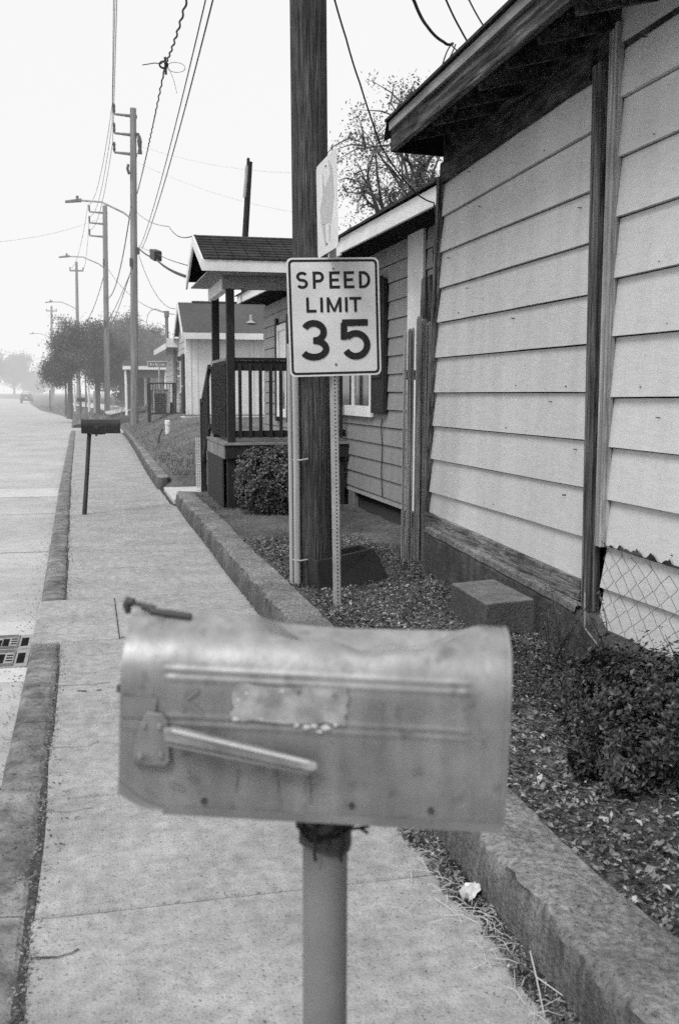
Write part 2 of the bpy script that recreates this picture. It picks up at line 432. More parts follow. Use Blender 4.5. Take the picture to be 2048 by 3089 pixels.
lowwall('retaining_wall', 'long crumbling low concrete wall edging the sidewalk from the corner up to the porch', -1.2, 15.0,
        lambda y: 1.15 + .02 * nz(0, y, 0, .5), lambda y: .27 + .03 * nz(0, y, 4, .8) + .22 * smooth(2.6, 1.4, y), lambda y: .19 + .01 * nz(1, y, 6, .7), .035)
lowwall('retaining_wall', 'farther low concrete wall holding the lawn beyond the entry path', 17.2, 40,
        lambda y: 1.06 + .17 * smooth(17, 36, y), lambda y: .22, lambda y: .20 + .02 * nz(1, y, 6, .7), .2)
g = MB(); g.prism([(1.16, 15.15, -.05), (3.6, 15.25, -.05), (3.6, 17.2, -.05), (1.16, 17.2, -.05)], (0, 0, .10))
struct(g, 'entry_path', M['patch'], bevel=.01)

# yard and lawn
def frange(a, b, s):
    n = max(1, int(round((b - a) / s))); return [a + (b - a) * i / n for i in range(n + 1)]
def edge_in(x, y):  # soil laps onto the wall top in a wavy line
    return x
g = MB()
def yardz(x, y):
    h = hz(x, y)
    if x < 1.36: h -= .08
    elif x < 1.48: h = h + .022 * nz(0, y, 3, 3.2) + .01
    return h
g.grid([1.27, 1.32, 1.36, 1.39] + frange(1.43, 3.2, .07) + [3.6, 5, 8, 12], frange(-1.5, 15.1, .09), yardz)
struct(g, 'yard', M['soil'], smooth_=True)
g = MB()
g.grid([1.20, 1.28] + frange(1.34, 3.6, .12) + [4.2, 5, 6, 8, 12, 18], [17.08] + frange(17.22, 44.9, .35), lambda x, y: -.06 if y < 17.2 else hz(x, y) + .06 - (.1 if x < 1.3 else 0))
struct(g, 'lawn', M['lawn'], smooth_=True)
# verge beyond the side street, following the bend in the road
g = MB()
offs = [0, .12, .3, .9, 1.6, 2.6, 4, 7, 12, 25, 60]
yy = [52, 55, 58, 62, 66.6, 71, 76, 80.4, 86, 93, 101.5, 110, 120, 135, 151, 175, 199, 250, 300, 400, 500]
vs = [(rx(y) + o + .2 * nz(o, y, 0, .4) * (o > 0), y, (-.14 if o == 0 else (.0 if o < .2 else .05 + .75 * smooth(.2, 4.0, o) + .05 * nz(o, y, 0, 1)))) for y in yy for o in offs]
k = len(offs)
g.add(vs, [(j * k + i, j * k + i + 1, (j + 1) * k + i + 1, (j + 1) * k + i) for j in range(len(yy) - 1) for i in range(k - 1)])
struct(g, 'verge', M['lawn'], smooth_=True)
g = MB()
vs = [(rx(y) - 8.2 - o, y, -.14 + (.3 * smooth(0, 5, o))) for y in ys[10:] for o in offs]
g.add(vs, [(j * k + i + 1, j * k + i, (j + 1) * k + i, (j + 1) * k + i + 1) for j in range(len(ys[10:]) - 1) for i in range(k - 1)])
struct(g, 'opposite_verge', M['lawn'], smooth_=True)
g = MB()
for a, b in zip(yy[:9], yy[1:10]):
    wob = lambda y: 1.75 + .25 * nz(0, y, 2, .2)
    g.quad((rx(a) + wob(a), a, .50), (rx(a) + wob(a) + 1.1, a, .72), (rx(b) + wob(b) + 1.1, b, .72), (rx(b) + wob(b), b, .50))
struct(g, 'far_sidewalk', M['patch'])

# ------------------------------------------------------------------ stuff on the ground
def in_rect(p, r): return r[0] < p[0] < r[1] and r[2] < p[1] < r[3]
g = MB(); gp = MB()
gd = MB()
for _ in range(64000):
    y = 1.6 + (rnd.random() ** 1.35) * 8.5
    x = 1.40 + rnd.random() * 1.25
    if x < 1.45 and nz(0, y, 3, 3.2) + rnd.uniform(-.3, .3) < .0: continue
    if nz(x, y, 6, 1.7) + .5 * nz(x, y, 2, 5) < rnd.uniform(-.75, -.02): continue
    z = hz(x, y) + rnd.uniform(.002, .022)
    s = rnd.choice((.007, .009, .012, .014, .018, .024, .034)) * rnd.uniform(.8, 1.25)
    q_ = rnd.random(); (gp if q_ < .05 + .05 * nz(x, y, 0, 3) else (gd if q_ < .45 else g)).leaf((x, y, z), s, (0, 0, .8), rnd.uniform(.25, .7))
for _ in range(7000):    # litter washed against the foot of the wall
    y = rnd.choice((rnd.uniform(1.9, 3.65), rnd.uniform(2.2, 3.6), rnd.uniform(3.6, 14)))
    wd = (.05 + .12 * max(0, nz(2, y, 0, 1.9) + .35)) if y < 3.8 else .035
    if y < 3.8 and .12 < (nz(5, y, 2, 2.4)): wd *= .3
    x = 1.175 - wd * (rnd.random() ** 1.6)
    (gp if rnd.random() < .08 else g).leaf((x, y, .003 + rnd.random() * .016 * (1 if x > 1.12 else .3)), rnd.choice((.008, .012, .018)) * rnd.uniform(.7, 1.3), (0, 0, .8), rnd.uniform(.25, .7))
for _ in range(6500):    # thicker drifts of leaves at the near foot of the wall
    y = rnd.choice((rnd.gauss(2.38, .14), rnd.gauss(3.35, .2), rnd.gauss(2.05, .1), rnd.gauss(2.9, .1)))
    wd = .05 + .11 * abs(nz(4, y, 0, 2.6)); f = rnd.random() ** 1.3; x = 1.19 - wd * f - .02 * rnd.random()
    q_ = rnd.random(); (gp if q_ < .07 else (gd if q_ < .6 else g)).leaf((x, y, .004 + rnd.random() * .03 * (1 - f)), rnd.choice((.007, .010, .014, .02)) * rnd.uniform(.7, 1.3), (0, 0, .7), rnd.uniform(.25, .7))
for _ in range(5500):    # dirt line between kerb and walk
    y = 1.2 + 18 * rnd.random() ** 1.7
    if 6.75 < y < 8.25: continue
    x = kx(y) + .19 + rnd.gauss(0, .018)
    if nz(7, y, 0, 2.1) > .12: x += rnd.gauss(0, .05)
    g.leaf((x, y, -.006 + rnd.random() * .012), rnd.choice((.006, .010, .016)), (0, 0, .7), .6)
for _ in range(240):    # crumbs over the walk
    y = 1.8 + 9 * rnd.random() ** 1.5; x = rnd.uniform(-.15, 1.1)
    g.leaf((x, y, .006), rnd.choice((.004, .006, .011)), (0, 0, 2), .6)
for _ in range(900):    # grit in the gutter
    y = 3.2 + 14 * rnd.random() ** 1.6; x = kx(y) - abs(rnd.gauss(0, .09))
    g.leaf((x, y, -.122), rnd.choice((.008, .013, .02)), (0, 0, 2), .7)
struct(g, 'leaf_litter', M['litter'], 'stuff'); struct(gp, 'pale_leaves', M['litterpale'], 'stuff'); struct(gd, 'dark_leaves', M['litterdark'], 'stuff')

g = MB()
def blade(x, y, z, h, w):
    a = rnd.uniform(0, 2 * PI); l = rnd.uniform(.1, .9) * h
    dx, dy = math.cos(a), math.sin(a)
    p0 = V((x - dy * w, y + dx * w, z)); p1 = V((x + dy * w, y - dx * w, z)); p2 = V((x + dx * l, y + dy * l, z + h))
    g.add([p0, p1, p2], [(0, 1, 2)])
for _ in range(9000):
    y = 5.2 + rnd.random() * 9.4; x = 1.44 + rnd.random() * 1.3
    if nz(x, y, 2, 1.6) < -.05: continue
    blade(x, y, hz(x, y) - .004, rnd.uniform(.012, .045), .0025)
for _ in range(1500):
    y = rnd.choice((rnd.uniform(2.0, 3.6), rnd.uniform(2.2, 2.6), rnd.uniform(3.1, 3.5), rnd.uniform(3, 12))); x = 1.165 - abs(rnd.gauss(0, .035))
    blade(x, y, 0, rnd.uniform(.008, .03), .0018)
for _ in range(26000):
    y = 17.4 + 27 * rnd.random() ** 1.4; x = 1.34 + 6.5 * rnd.random() ** 1.5
    blade(x, y, hz(x, y) + .055, rnd.uniform(.03, .09), .006)
for _ in range(12000):
    y = 52 + 60 * rnd.random() ** 1.5; o = .2 + 9 * rnd.random()
    blade(rx(y) + o, y, .03 + .75 * smooth(.2, 4.0, o), rnd.uniform(.08, .28), .03)
struct(g, 'grass', M['grassblade'], 'stuff')

# straw stalks and single bits lying on the walk
def stalk(pts, r, label, group=None, name='dry_stalk', m='straw'):
    g = MB(); g.tube(pts, r, 5)
    o = build(g, name, M[m], None, loc=pts[0]); tag(o, label, 'twig', group)
stalk([(1.09, 2.30, .012), (1.13, 2.44, .03), (1.155, 2.54, .05)], .0022, 'pale forked stalk leaning on the low wall near the bottom edge')
stalk([(1.13, 2.44, .034), (1.17, 2.33, .03)], .0018, 'short pale stalk crossing the leaning stalk at the wall foot')
g = MB()
for _ in range(90):
    y = rnd.choice((rnd.uniform(2.0, 2.7), rnd.uniform(2.0, 3.6), rnd.uniform(2.7, 3.2))); x = 1.16 - abs(rnd.gauss(0, .07)); a = rnd.uniform(0, PI); l = rnd.uniform(.015, .06)
    dx, dy = math.cos(a) * l, math.sin(a) * l
    g.tube([(x - dx, y - dy, .012), (x, y, .016 + rnd.random() * .012), (min(1.19, x + dx), y + dy, .012)], .0012, 4)
struct(g, 'straw', M['straw'], 'stuff')

# crumpled paper
g = MB()
n = 12
vs = [(1.135, 2.955, .045)]; fs = []
for ring, rr in ((1, .018), (2, .031), (3, .040)):
    for k_ in range(n):
        a = 2 * PI * k_ / n
        vs.append((1.135 + rr * math.cos(a) * (1 + .3 * rnd.uniform(-1, 1)), 2.955 + rr * math.sin(a) * (1 + .3 * rnd.uniform(-1, 1)), .045 + ring * .008 * rnd.uniform(-1, 1.3) - .008 * ring + .02 * math.cos(a) * ring * .3))
fs += [(0, 1 + k_, 1 + (k_ + 1) % n) for k_ in range(n)]
for ring in range(2):
    for k_ in range(n):
        a0 = 1 + ring * n + k_; a1 = 1 + ring * n + (k_ + 1) % n
        fs.append((a0, a0 + n, a1 + n, a1))
g.add(vs, fs)
tag(build(g, 'crumpled_paper', M['paper'], None, loc=(1.135, 2.955, 0)), 'crumpled white scrap of paper lying against the low wall', 'litter')

# ------------------------------------------------------------------ the near mailbox
A_ = math.radians(-16)
ML, MW, MH = .494, .172, .240
ax = V((math.cos(A_), math.sin(A_), -.040)).normalized()
up = V((0.0, 0, 1)); up = (up - ax * up.dot(ax)).normalized()
nb = up.cross(ax) * -1          # towards the camera
if nb.y > 0: nb = -nb
B0 = V((.0275, 1.335, 1.064))    # near lower left corner
def mp_(u, w, h): return B0 + ax * u - nb * w + up * h      # u along, w depth from near face, h height
pc = mp_(ML * .525, MW / 2, 0)
mbx = thing('mailbox', 'large dented grey mailbox filling the foreground, its flag folded down along its side', 'mailbox', (pc.x, pc.y, 0))
def prof(t):  # t 0..1 from near bottom over the top to far bottom
    r = MW / 2; side = MH - r
    Lp = 2 * side + PI * r; s = t * Lp
    if s < side: return 0, s
    if s < side + PI * r:
        a = (s - side) / r
        return r - r * math.cos(a), side + r * math.sin(a)
    return MW, side - (s - side - PI * r)
def dent(u, t):
    k_ = .014 * math.sin(u * 31 + .6) + .006 * math.sin(u * 77)
    a = smooth(.385 + k_, .465 + k_, t) * smooth(.61, .545, t)
    e = smooth(.155, .235, u) * smooth(.47, .36, u)
    w_ = .037 + .005 * math.sin(u * 48) + .002 * math.sin(u * 90)
    return a * e * w_
def shell(u0, u1, nu, nt, off, mbm):
    vs = []
    for i in range(nu + 1):
        u = u0 + (u1 - u0) * i / nu
        for j in range(nt + 1):
            t_ = j / nt
            w, h = prof(t_)
            w2, h2 = prof(min(1, t_ + .002)); w1, h1 = prof(max(0, t_ - .002))
            tn = V((w2 - w1, h2 - h1)); nn = V((-tn.y, tn.x)).normalized()   # outward
            d = dent(u, t_)
            lump = .0016 * nz(u * 14, t_ * 9, 0) + .0035 * nz(u * 6, t_ * 4, 5)
            # two stamped ribs on the near side
            for c in (.118, .178):
                if t_ < .45 and any(abs(u - ue) < .006 for ue in (.062, .440)) and .118 < h < .178:
                    lump += .0004
                if t_ < .45 and .055 < u < .445:
                    for cc in (c - .0055, c + .0055):
                        lump += .0013 * math.exp(-((h - cc) / .0028) ** 2)
            w += nn.x * (off + lump - d); h += nn.y * (off + lump - d)
            if h < .004 and t_ < .02: h = 0
            vs.append(mp_(u, w, h))
    k = nt + 1
    mbm.add(vs, [(i * k + j, (i + 1) * k + j, (i + 1) * k + j + 1, i * k + j + 1) for i in range(nu) for j in range(nt)])
    return vs
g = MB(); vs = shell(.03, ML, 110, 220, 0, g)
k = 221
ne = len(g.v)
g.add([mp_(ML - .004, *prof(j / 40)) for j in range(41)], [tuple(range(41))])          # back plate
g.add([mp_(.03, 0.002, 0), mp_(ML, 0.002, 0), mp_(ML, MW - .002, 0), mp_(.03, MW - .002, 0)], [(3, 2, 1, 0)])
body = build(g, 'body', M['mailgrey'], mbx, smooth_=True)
g = MB()   # rolled lip at the closed end, slightly proud
shell(ML - .004, ML + .003, 2, 80, .0014, g)
build(g, 'end_rim', M['mailgrey'], body, smooth_=True)
g = MB(); g.beam(mp_(.055, -.002, -.003), mp_(ML, -.002, -.003), .004, .010, up=up); build(g, 'lower_edge', M['mailpatchshade'], body)
# door with its flange wrapping round the open end
g = MB()
nt = 60
vs = []
for i, (u, off) in enumerate(((-.004, -.003), (-.004, .0012), (.002, .0016), (.0385, .0014), (.0385, .0001))):
    for j in range(nt + 1):
        q0 = .036 * (1 - smooth(-.01, .036, u)) ** 1.3 + .004
        t_ = q0 + (1 - 2 * q0) * j / nt
        w, h = prof(t_)
        w2, h2 = prof(min(1, t_ + .002)); w1, h1 = prof(max(0, t_ - .002))
        tn = V((w2 - w1, h2 - h1)); nn = V((-tn.y, tn.x)).normalized()
        cut = 0
        vs.append(mp_(u, w + nn.x * off, h + nn.y * off + cut))
kk = nt + 1
g.add(vs, [(i * kk + j, (i + 1) * kk + j, (i + 1) * kk + j + 1, i * kk + j + 1) for i in range(4) for j in range(nt)])
g.add([vs[j] for j in range(nt + 1)], [tuple(range(nt, -1, -1))])
door = build(g, 'door', M['mailgrey'], mbx, smooth_=True)
g = MB(); vs = []
for i in range(9):
    q = i / 8; u = -.004 + .062 * q; h = .021 * (1 - smooth(-.2, .8, q)) ** 1.3
    vs += [mp_(u, -.0034, h + .016 * (1 - q)), mp_(u, -.0044, h - .002), mp_(u, .02, h - .006)]
g.add(vs, [(3 * i, 3 * i + 1, 3 * i + 4, 3 * i + 3) for i in range(8)] + [(3 * i + 1, 3 * i + 2, 3 * i + 5, 3 * i + 4) for i in range(8)])
build(g, 'door_lip', M['mailpatchshade'], door, smooth_=True)
g = MB()   # latch: hook standing over the door and its long lever
g.tube([mp_(-.016, .085, MH - .004), mp_(-.018, .085, MH + .007), mp_(-.016, .085, MH + .013), mp_(-.008, .083, MH + .012)], [.004, .0065, .007, .0055], 10)
g.tube([mp_(-.010, .083, MH + .011), mp_(.014, .075, MH + .009)], [.003, .0034], 8)
g.tube([mp_(.006, .075, MH + .009), mp_(.022, .072, MH + .006)], [.0050, .0056], 10)
g.tube([mp_(.018, .070, MH + .004), mp_(.044, .066, MH + .002), mp_(.074, .062, MH + .000)], [.0052, .0058, .0056], 10)
build(g, 'latch', M['darkmetal'], door, smooth_=True)
g = MB(); g.beam(mp_(-.006, .004, .150), mp_(-.006, .004, .160), .006, .006); build(g, 'hinge_pin', M['darkmetal'], door)
# bare patch and scuffs
def skin(u0, u1, h0, h1, off, n=6, ragged=0.0):
    g = MB(); vs = []
    for i in range(n + 1):
        for j in range(n + 1):
            u = u0 + (u1 - u0) * i / n; h = h0 + (h1 - h0) * j / n
            if ragged and (i in (0, n) or j in (0, n)):
                u += rnd.uniform(-ragged, ragged); h += rnd.uniform(-ragged, ragged)
            vs.append(mp_(u, -off, h))
    k = n + 1
    g.add(vs, [(i * k + j, (i + 1) * k + j, (i + 1) * k + j + 1, i * k + j + 1) for i in range(n) for j in range(n)])
    return g
build(skin(-.001, .044, .119, .148, .0036, 8, .0012), 'bare_patch', M['mailpatchshade'], mbx)
build(skin(.142, .288, .124, .172, .0030, 10, .003), 'torn_sticker', M['sticker'], mbx)
g = MB()
for u, h, s in ((.146, .125, .006), (.18, .126, .004), (.225, .121, .006), (.238, .119, .008), (.247, .121, .007), (.262, .120, .009), (.275, .124, .005), (.255, .114, .006), (.150, .150, .004), (.16, .16, .004), (.205, .165, .005)):
    q = []
    for a in range(8):
        an = a / 8 * 2 * PI
        q.append(mp_(u + s * .9 * math.cos(an) * rnd.uniform(.5, 1), -.0036, h + s * .5 * math.sin(an) * rnd.uniform(.5, 1)))
    g.add(q, [tuple(range(8))])
pieces(g, 'sticker_residue', M['stickerw'], mbx, 11)
g = MB()   # scratches and dings
for u0, h0, u1, h1, w_ in ((.083, .148, .098, .160, .004), (.090, .140, .104, .128, .004), (.075, .135, .08, .133, .005), (.225, .165, .229, .163, .006), (.27, .164, .274, .16, .005), (.33, .156, .332, .148, .005), (.375, .066, .388, .070, .003), (.085, .048, .089, .044, .005), (.062, .034, .082, .026, .004), (.190, .078, .200, .058, .0035), (.2, .058, .203, .03, .003), (.24, .07, .245, .02, .004), (.15, .055, .148, .03, .003)):
    g.beam(mp_(u0, -.0030, h0), mp_(u1, -.0030, h1), .0008, w_, up=up)
pieces(g, 'scratch', M['mailpatchshade'], mbx, 13)
g = MB()
for u, h in ((.108, .012), (.300, .017), (.402, .016)):
    g.tube([mp_(u, .001, h), mp_(u, -.003, h)], .0042, 10)
pieces(g, 'screw', M['darkmetal'], mbx, 3)
# flag and its bracket
g = MB()
q = [(.018, .060), (.058, .058), (.064, .066), (.060, .118), (.052, .128), (.032, .130), (.024, .112), (.016, .075)]
g.prism([mp_(u, -.006, h) for u, h in q], nb * .004)
br = build(g, 'flag_bracket', M['mailgrey'], mbx, bevel=.0015)
g = MB()
for u, h in ((.026, .072), (.05, .112), (.03, .112), (.053, .075)):
    g.tube([mp_(u, -.009, h), mp_(u, -.014, h)], [.0045, .003], 10)
pieces(g, 'rivet', M['mailpale'], br, 4, smooth_=True)
g = MB(); g.prism([mp_(u, -.0045, h) for u, h in ((.014, .070), (.020, .055), (.060, .052), (.067, .062), (.064, .070))], nb * .001); build(g, 'bracket_outline', M['mailpatchshade'], br)  # darker sliver showing below the bracket
g = MB()
pts = [(.056, .112), (.06, .095), (.12, .086), (.20, .073), (.247, .066), (.256, .070), (.254, .078), (.20, .091), (.12, .107), (.07, .116)]
g.prism([mp_(u, -.014, h) for u, h in pts], nb * .008)
fl = build(g, 'flag', M['mailpale'], mbx, bevel=.003)
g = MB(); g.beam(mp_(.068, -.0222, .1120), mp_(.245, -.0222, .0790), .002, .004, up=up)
build(g, 'flag_highlight', M['stickerw'], fl)  # pale strip painted as the highlight along the flag's top
g = MB(); g.beam(mp_(.062, -.018, .0925), mp_(.245, -.018, .0640), .008, .0035, up=up); build(g, 'flag_shade', M['mailpatchshade'], fl)  # dark strip painted as the shadow below the flag
# mounting board, post, cuff and the wire twisted round it
g = MB(); g.prism([mp_(u, w, -.012) for u, w in ((.112, .012), (.40, .014), (.40, .15), (.112, .15))], up * .010)
build(g, 'mounting_board', M['skirt'], mbx, bevel=.001)
zt = pc.z - .010
g = MB(); g.tube([(pc.x - .001, pc.y, -.02), (pc.x, pc.y, .5), (pc.x + .002, pc.y, zt)], .0312, 40, wob=.01)
post = build(g, 'post', M['postpaint'], mbx, smooth_=True)
g = MB(); vs = []
n = 40
for j, (z, r) in enumerate(((zt - .068, .0316), (zt - .066, .0362), (zt - .02, .0370), (zt, .0370))):
    for i in range(n):
        a = 2 * PI * i / n
        zz = z + (.006 * math.sin(a * 2 + .6) if j < 2 else 0)
        vs.append((pc.x + .002 + r * math.cos(a), pc.y + r * math.sin(a), zz))
g.add(vs, [(j * n + i, j * n + (i + 1) % n, (j + 1) * n + (i + 1) % n, (j + 1) * n + i) for j in range(3) for i in range(n)])
build(g, 'cuff', M['postcuff'], post, smooth_=True)
g = MB()
def around(z0, amp, ph, turns, r=.0390):
    pts = []
    for i in range(40):
        a = ph + turns * 2 * PI * i / 39
        pts.append((pc.x + .002 + r * math.cos(a), pc.y + r * math.sin(a), z0 + amp * math.sin(a * 2.3 + ph) + .004 * math.sin(i)))
    return pts
g.tube(around(zt - .036, .009, 0, 2.2), .0026, 6)
g.tube(around(zt - .012, .007, 1.2, 2.0), .0030, 6)
g.tube(around(zt - .024, .014, 2.4, 1.5), .0022, 6)
c = V((pc.x, pc.y - .0395, zt))
for pts in ([(-.022, .002, -.01), (-.020, -.003, -.035), (-.022, 0, -.06), (-.02, .002, -.072)],
            [(.014, 0, -.03), (.019, -.003, -.05), (.014, -.001, -.068), (.016, .001, -.076)],
            [(-.006, -.002, -.038), (-.002, -.006, -.048), (-.006, -.003, -.058)],
            [(.03, .02, -.04), (.046, .015, -.038), (.058, .012, -.035)], [(.045, .015, -.038), (.056, .012, -.045)],
            [(-.03, .02, -.005), (-.042, .015, -.012), (-.036, .012, -.022), (-.03, .012, -.02)]):
    g.tube([c + V(p) for p in pts], .0024, 6)
build(g, 'wire_wrap', M['wire'], post, smooth_=True)

# ------------------------------------------------------------------ road sign: post with two panels
sg = thing('road_sign', 'perforated steel post carrying a SPEED LIMIT 35 panel and a side-on faded square panel', 'road sign', (1.614, 6.765, .12))
px, py = 1.600, 6.775
g = MB()
# hat-section post: web with two flanges
pz0, pz1 = .05, 3.02
pt0 = V((1.614, 6.765, pz0)); pt1 = V((1.568, 6.765, pz1))
def pp(z): return pt0 + (pt1 - pt0) * ((z - pz0) / (pz1 - pz0))
for dx, w, dy in ((0, .030, 0), ):
    g.beam(pp(pz0), pp(pz1), .030, .003, up=(0, 1, 0))
for sx in (-1, 1):
    a, b = pp(pz0) + V((sx * .0155, .012, 0)), pp(pz1) + V((sx * .0155, .012, 0))
    g.beam(a, b, .003, .026, up=(0, 1, 0))
    a, b = pp(pz0) + V((sx * .0225, .024, 0)), pp(pz1) + V((sx * .0225, .024, 0))
    g.beam(a, b, .013, .003, up=(0, 1, 0))
po = build(g, 'post', M['galv'], sg)
g = MB()
z = .15
while z < 1.72:
    c = pp(z) + V((0, -.0016, 0))
    g.tube([c + V((0, .0006, 0)), c + V((0, -.0007, 0))], .0052, 8); z += .0254
build(g, 'punched_holes', M['hole'], po)
# speed panel
W_, H_ = .612, .765
cen = V((1.5795, 6.735, 2.087))
tilt = math.radians(1.7); yawp = math.radians(-3.0)
Rm = Matrix.Rotation(yawp, 3, 'Z') @ Matrix.Rotation(tilt, 3, 'Y').inverted()
def sp(u, v, d=0): return cen + Rm @ V((u, -d, v))
def rrect(w, h, r, n=8):
    pts = []
    for cx, cy, a0 in ((w / 2 - r, h / 2 - r, 0), (-w / 2 + r, h / 2 - r, 90), (-w / 2 + r, -h / 2 + r, 180), (w / 2 - r, -h / 2 + r, 270)):
        for i in range(n + 1):
            a = math.radians(a0 + 90 * i / n); pts.append((cx + r * math.cos(a), cy + r * math.sin(a)))
    return pts
g = MB(); g.prism([sp(u, v, -.001) for u, v in rrect(W_, H_, .038)], Rm @ V((0, -.002, 0)))
panel = build(g, 'speed_panel', M['signwhite'], sg)
o_ = rrect(W_ - .024, H_ - .024, .030); i_ = rrect(W_ - .054, H_ - .054, .018)
g = MB(); n = len(o_)
g.add([sp(u, v, .0022) for u, v in o_] + [sp(u, v, .0022) for u, v in i_], [(i, (i + 1) % n, (i + 1) % n + n, i + n) for i in range(n)])
build(g, 'border', M['signblack'], panel)
lay = [0.0022]
def ribbon(g, pts, w, close=False):
    lay[0] += .00012
    d = lay[0]
    L_ = []; R_ = []
    n = len(pts)
    for i in range(n):
        a = V(pts[max(i - 1, 0)]).to_2d(); p = V(pts[i]).to_2d(); b = V(pts[min(i + 1, n - 1)]).to_2d()
        d1 = (p - a); d2 = (b - p)
        if d1.length < 1e-9: d1 = d2.copy()
        if d2.length < 1e-9: d2 = d1.copy()
        d1.normalize(); d2.normalize()
        n1 = V((-d1.y, d1.x)); n2 = V((-d2.y, d2.x)); m = (n1 + n2)
        m.normalize(); m *= (w / 2) / max(.3, m.dot(n1))
        L_.append(p + m); R_.append(p - m)
    vs = [sp(q.x, q.y, d) for q in L_] + [sp(q.x, q.y, d) for q in R_]
    g.add(vs, [(i, i + n, i + n + 1, i + 1) for i in range(n - 1)])
def arc(cx, cy, rx_, ry_, a0, a1, n=14):
    return [(cx + rx_ * math.cos(math.radians(a0 + (a1 - a0) * i / n)), cy + ry_ * math.sin(math.radians(a0 + (a1 - a0) * i / n)), 0) for i in range(n + 1)]
def glyph(g, ch, cx, cy, w, h, s):
    l, r, b, t_ = cx - w / 2, cx + w / 2, cy - h / 2, cy + h / 2
    ls, rs, bs, ts = l + s / 2, r - s / 2, b + s / 2, t_ - s / 2
    P = lambda *q: [(x, y, 0) for x, y in q]
    if ch == 'S':
        ry = (h - s) / 4; rx_ = (w - s) / 2
        top = arc(cx, cy + ry, rx_, ry, 28, 270, 22); bot = arc(cx, cy - ry, rx_, ry, 90, -152, 22)
        ribbon(g, top + bot[1:], s)
    if ch == 'P':
        ribbon(g, P((ls, b), (ls, t_)), s); ry = h * .28 - s * .25; m = ts - 2 * ry
        ribbon(g, P((l + s * .5, ts), (rs - ry, ts)) + arc(rs - ry, ts - ry, ry, ry, 90, -90)[1:] + P((l + s * .5, m)), s)
    if ch == 'E':
        ribbon(g, P((ls, b), (ls, t_)), s)
        for y, k in ((ts, 1), (cy, .88), (bs, 1)): ribbon(g, P((l + s * .5, y), (l + w * k, y)), s)
    if ch == 'D':
        ribbon(g, P((ls, b), (ls, t_)), s); ry = (h - s) / 2; rx_ = w * .55
        ribbon(g, P((l + s * .5, ts), (rs - rx_, ts)) + arc(rs - rx_, cy, rx_, ry, 90, -90, 20)[1:] + P((l + s * .5, bs)), s)
    if ch == 'L':
        ribbon(g, P((ls, b), (ls, t_)), s); ribbon(g, P((l + s * .5, bs), (r, bs)), s)
    if ch == 'I': ribbon(g, P((cx, b), (cx, t_)), s)
    if ch == 'T':
        ribbon(g, P((l, ts), (r, ts)), s); ribbon(g, P((cx, b), (cx, t_ - s * .5)), s)
    if ch == 'M':
        ribbon(g, P((ls, b), (ls, t_)), s); ribbon(g, P((rs, b), (rs, t_)), s)
        ribbon(g, P((ls, t_ - s * .1), (cx, b + s * .3)), s * .85); ribbon(g, P((rs, t_ - s * .1), (cx, b + s * .3)), s * .85)
    if ch == '3':
        r1 = h * .235 - s * .12; r2 = (h - s - 2 * r1) / 2; rx1 = (w - s) / 2 * .86; rx2 = (w - s) / 2
        top = arc(cx - w * .03, ts - r1, rx1, r1, 152, -80, 24)
        ribbon(g, top, s)
        ribbon(g, arc(cx - w * .03, bs + r2, rx2 * 1.03, r2, 84, -152, 26), s)
        my = ts - 2 * r1
        ribbon(g, P((cx - w * .06, my + s * .02), (cx + w * .12, my + s * .02)), s)
    if ch == '5':
        r2 = h * .325 - s * .25; cy2 = bs + r2
        ribbon(g, P((l + w * .05, ts), (l + w * .93, ts)), s)
        ribbon(g, P((l + w * .115, t_ - s * .5), (l + w * .10, cy2 + r2 * .46)), s)
        ribbon(g, arc(cx, cy2, (w - s) / 2, r2, 140, -150, 30), s)
g = MB()
for ch, x, w in (('S', -.206, .076), ('P', -.099, .074), ('E', .008, .070), ('E', .104, .070), ('D', .208, .076)): glyph(g, ch, x, .239, w, .110, .0185)
for ch, x, w in (('L', -.151, .066), ('I', -.083, .02), ('M', .0, .098), ('I', .081, .02), ('T', .142, .080)): glyph(g, ch, x, .080, w, .096, .0175)
glyph(g, '3', -.135, -.147, .196, .262, .043); glyph(g, '5', .137, -.147, .196, .262, .043)
build(g, 'lettering', M['signblack'], panel)
g = MB()
for v in (.312, -.308): g.tube([sp(.002, v, .001), sp(.002, v, .006)], [.009, .006], 12)
pieces(g, 'bolt', M['polefar'], panel, 2, smooth_=True)
# side-on faded panel above, facing the road
c1 = V((1.520, 6.98, 0)); c0 = V((1.512, 6.36, 0))   # far (left) and near (right) vertical edges
def fp(s, z, d=0):
    p = c1 + (c0 - c1) * s; nn = V((c0.y - c1.y, -(c0.x - c1.x), 0)).normalized()
    if nn.x > 0: nn = -nn
    p = p + nn * d; p.x -= .022 * (z - 2.8) * .8; return V((p.x, p.y, z))
zb, ztp = 2.49, 3.085
g = MB()
rr = [( .5 + u / .59, (zb + ztp) / 2 + v) for u, v in rrect(.59, ztp - zb, .035)]
nn = fp(0, 2.8, .002) - fp(0, 2.8, 0)
g.prism([fp(s, z) for s, z in rr], nn)
fpanel = build(g, 'faded_panel', M['signwhite'], sg)
g = MB()
mid = (zb + ztp) / 2
for poly in ([(.34, .10), (.80, .19), (.86, .02), (.70, -.12), (.22, -.10), (.16, .0)], [(.62, .26), (.66, .26), (.80, .195), (.70, .165)], [(.32, .22), (.36, .20), (.38, .11), (.31, .095)], [(.24, -.105), (.40, -.11), (.44, -.25), (.40, -.25)], [(.60, -.125), (.68, -.125), (.62, -.24), (.59, -.24)]):
    g.add([fp(s, mid + z, .0032) for s, z in poly], [tuple(range(len(poly)))])
build(g, 'faded_arrow', M['signfade'], fpanel)
g = MB()
for z in (zb + .055, ztp - .055): g.tube([fp(.5, z, .002), fp(.5, z, .008)], [.009, .006], 10)
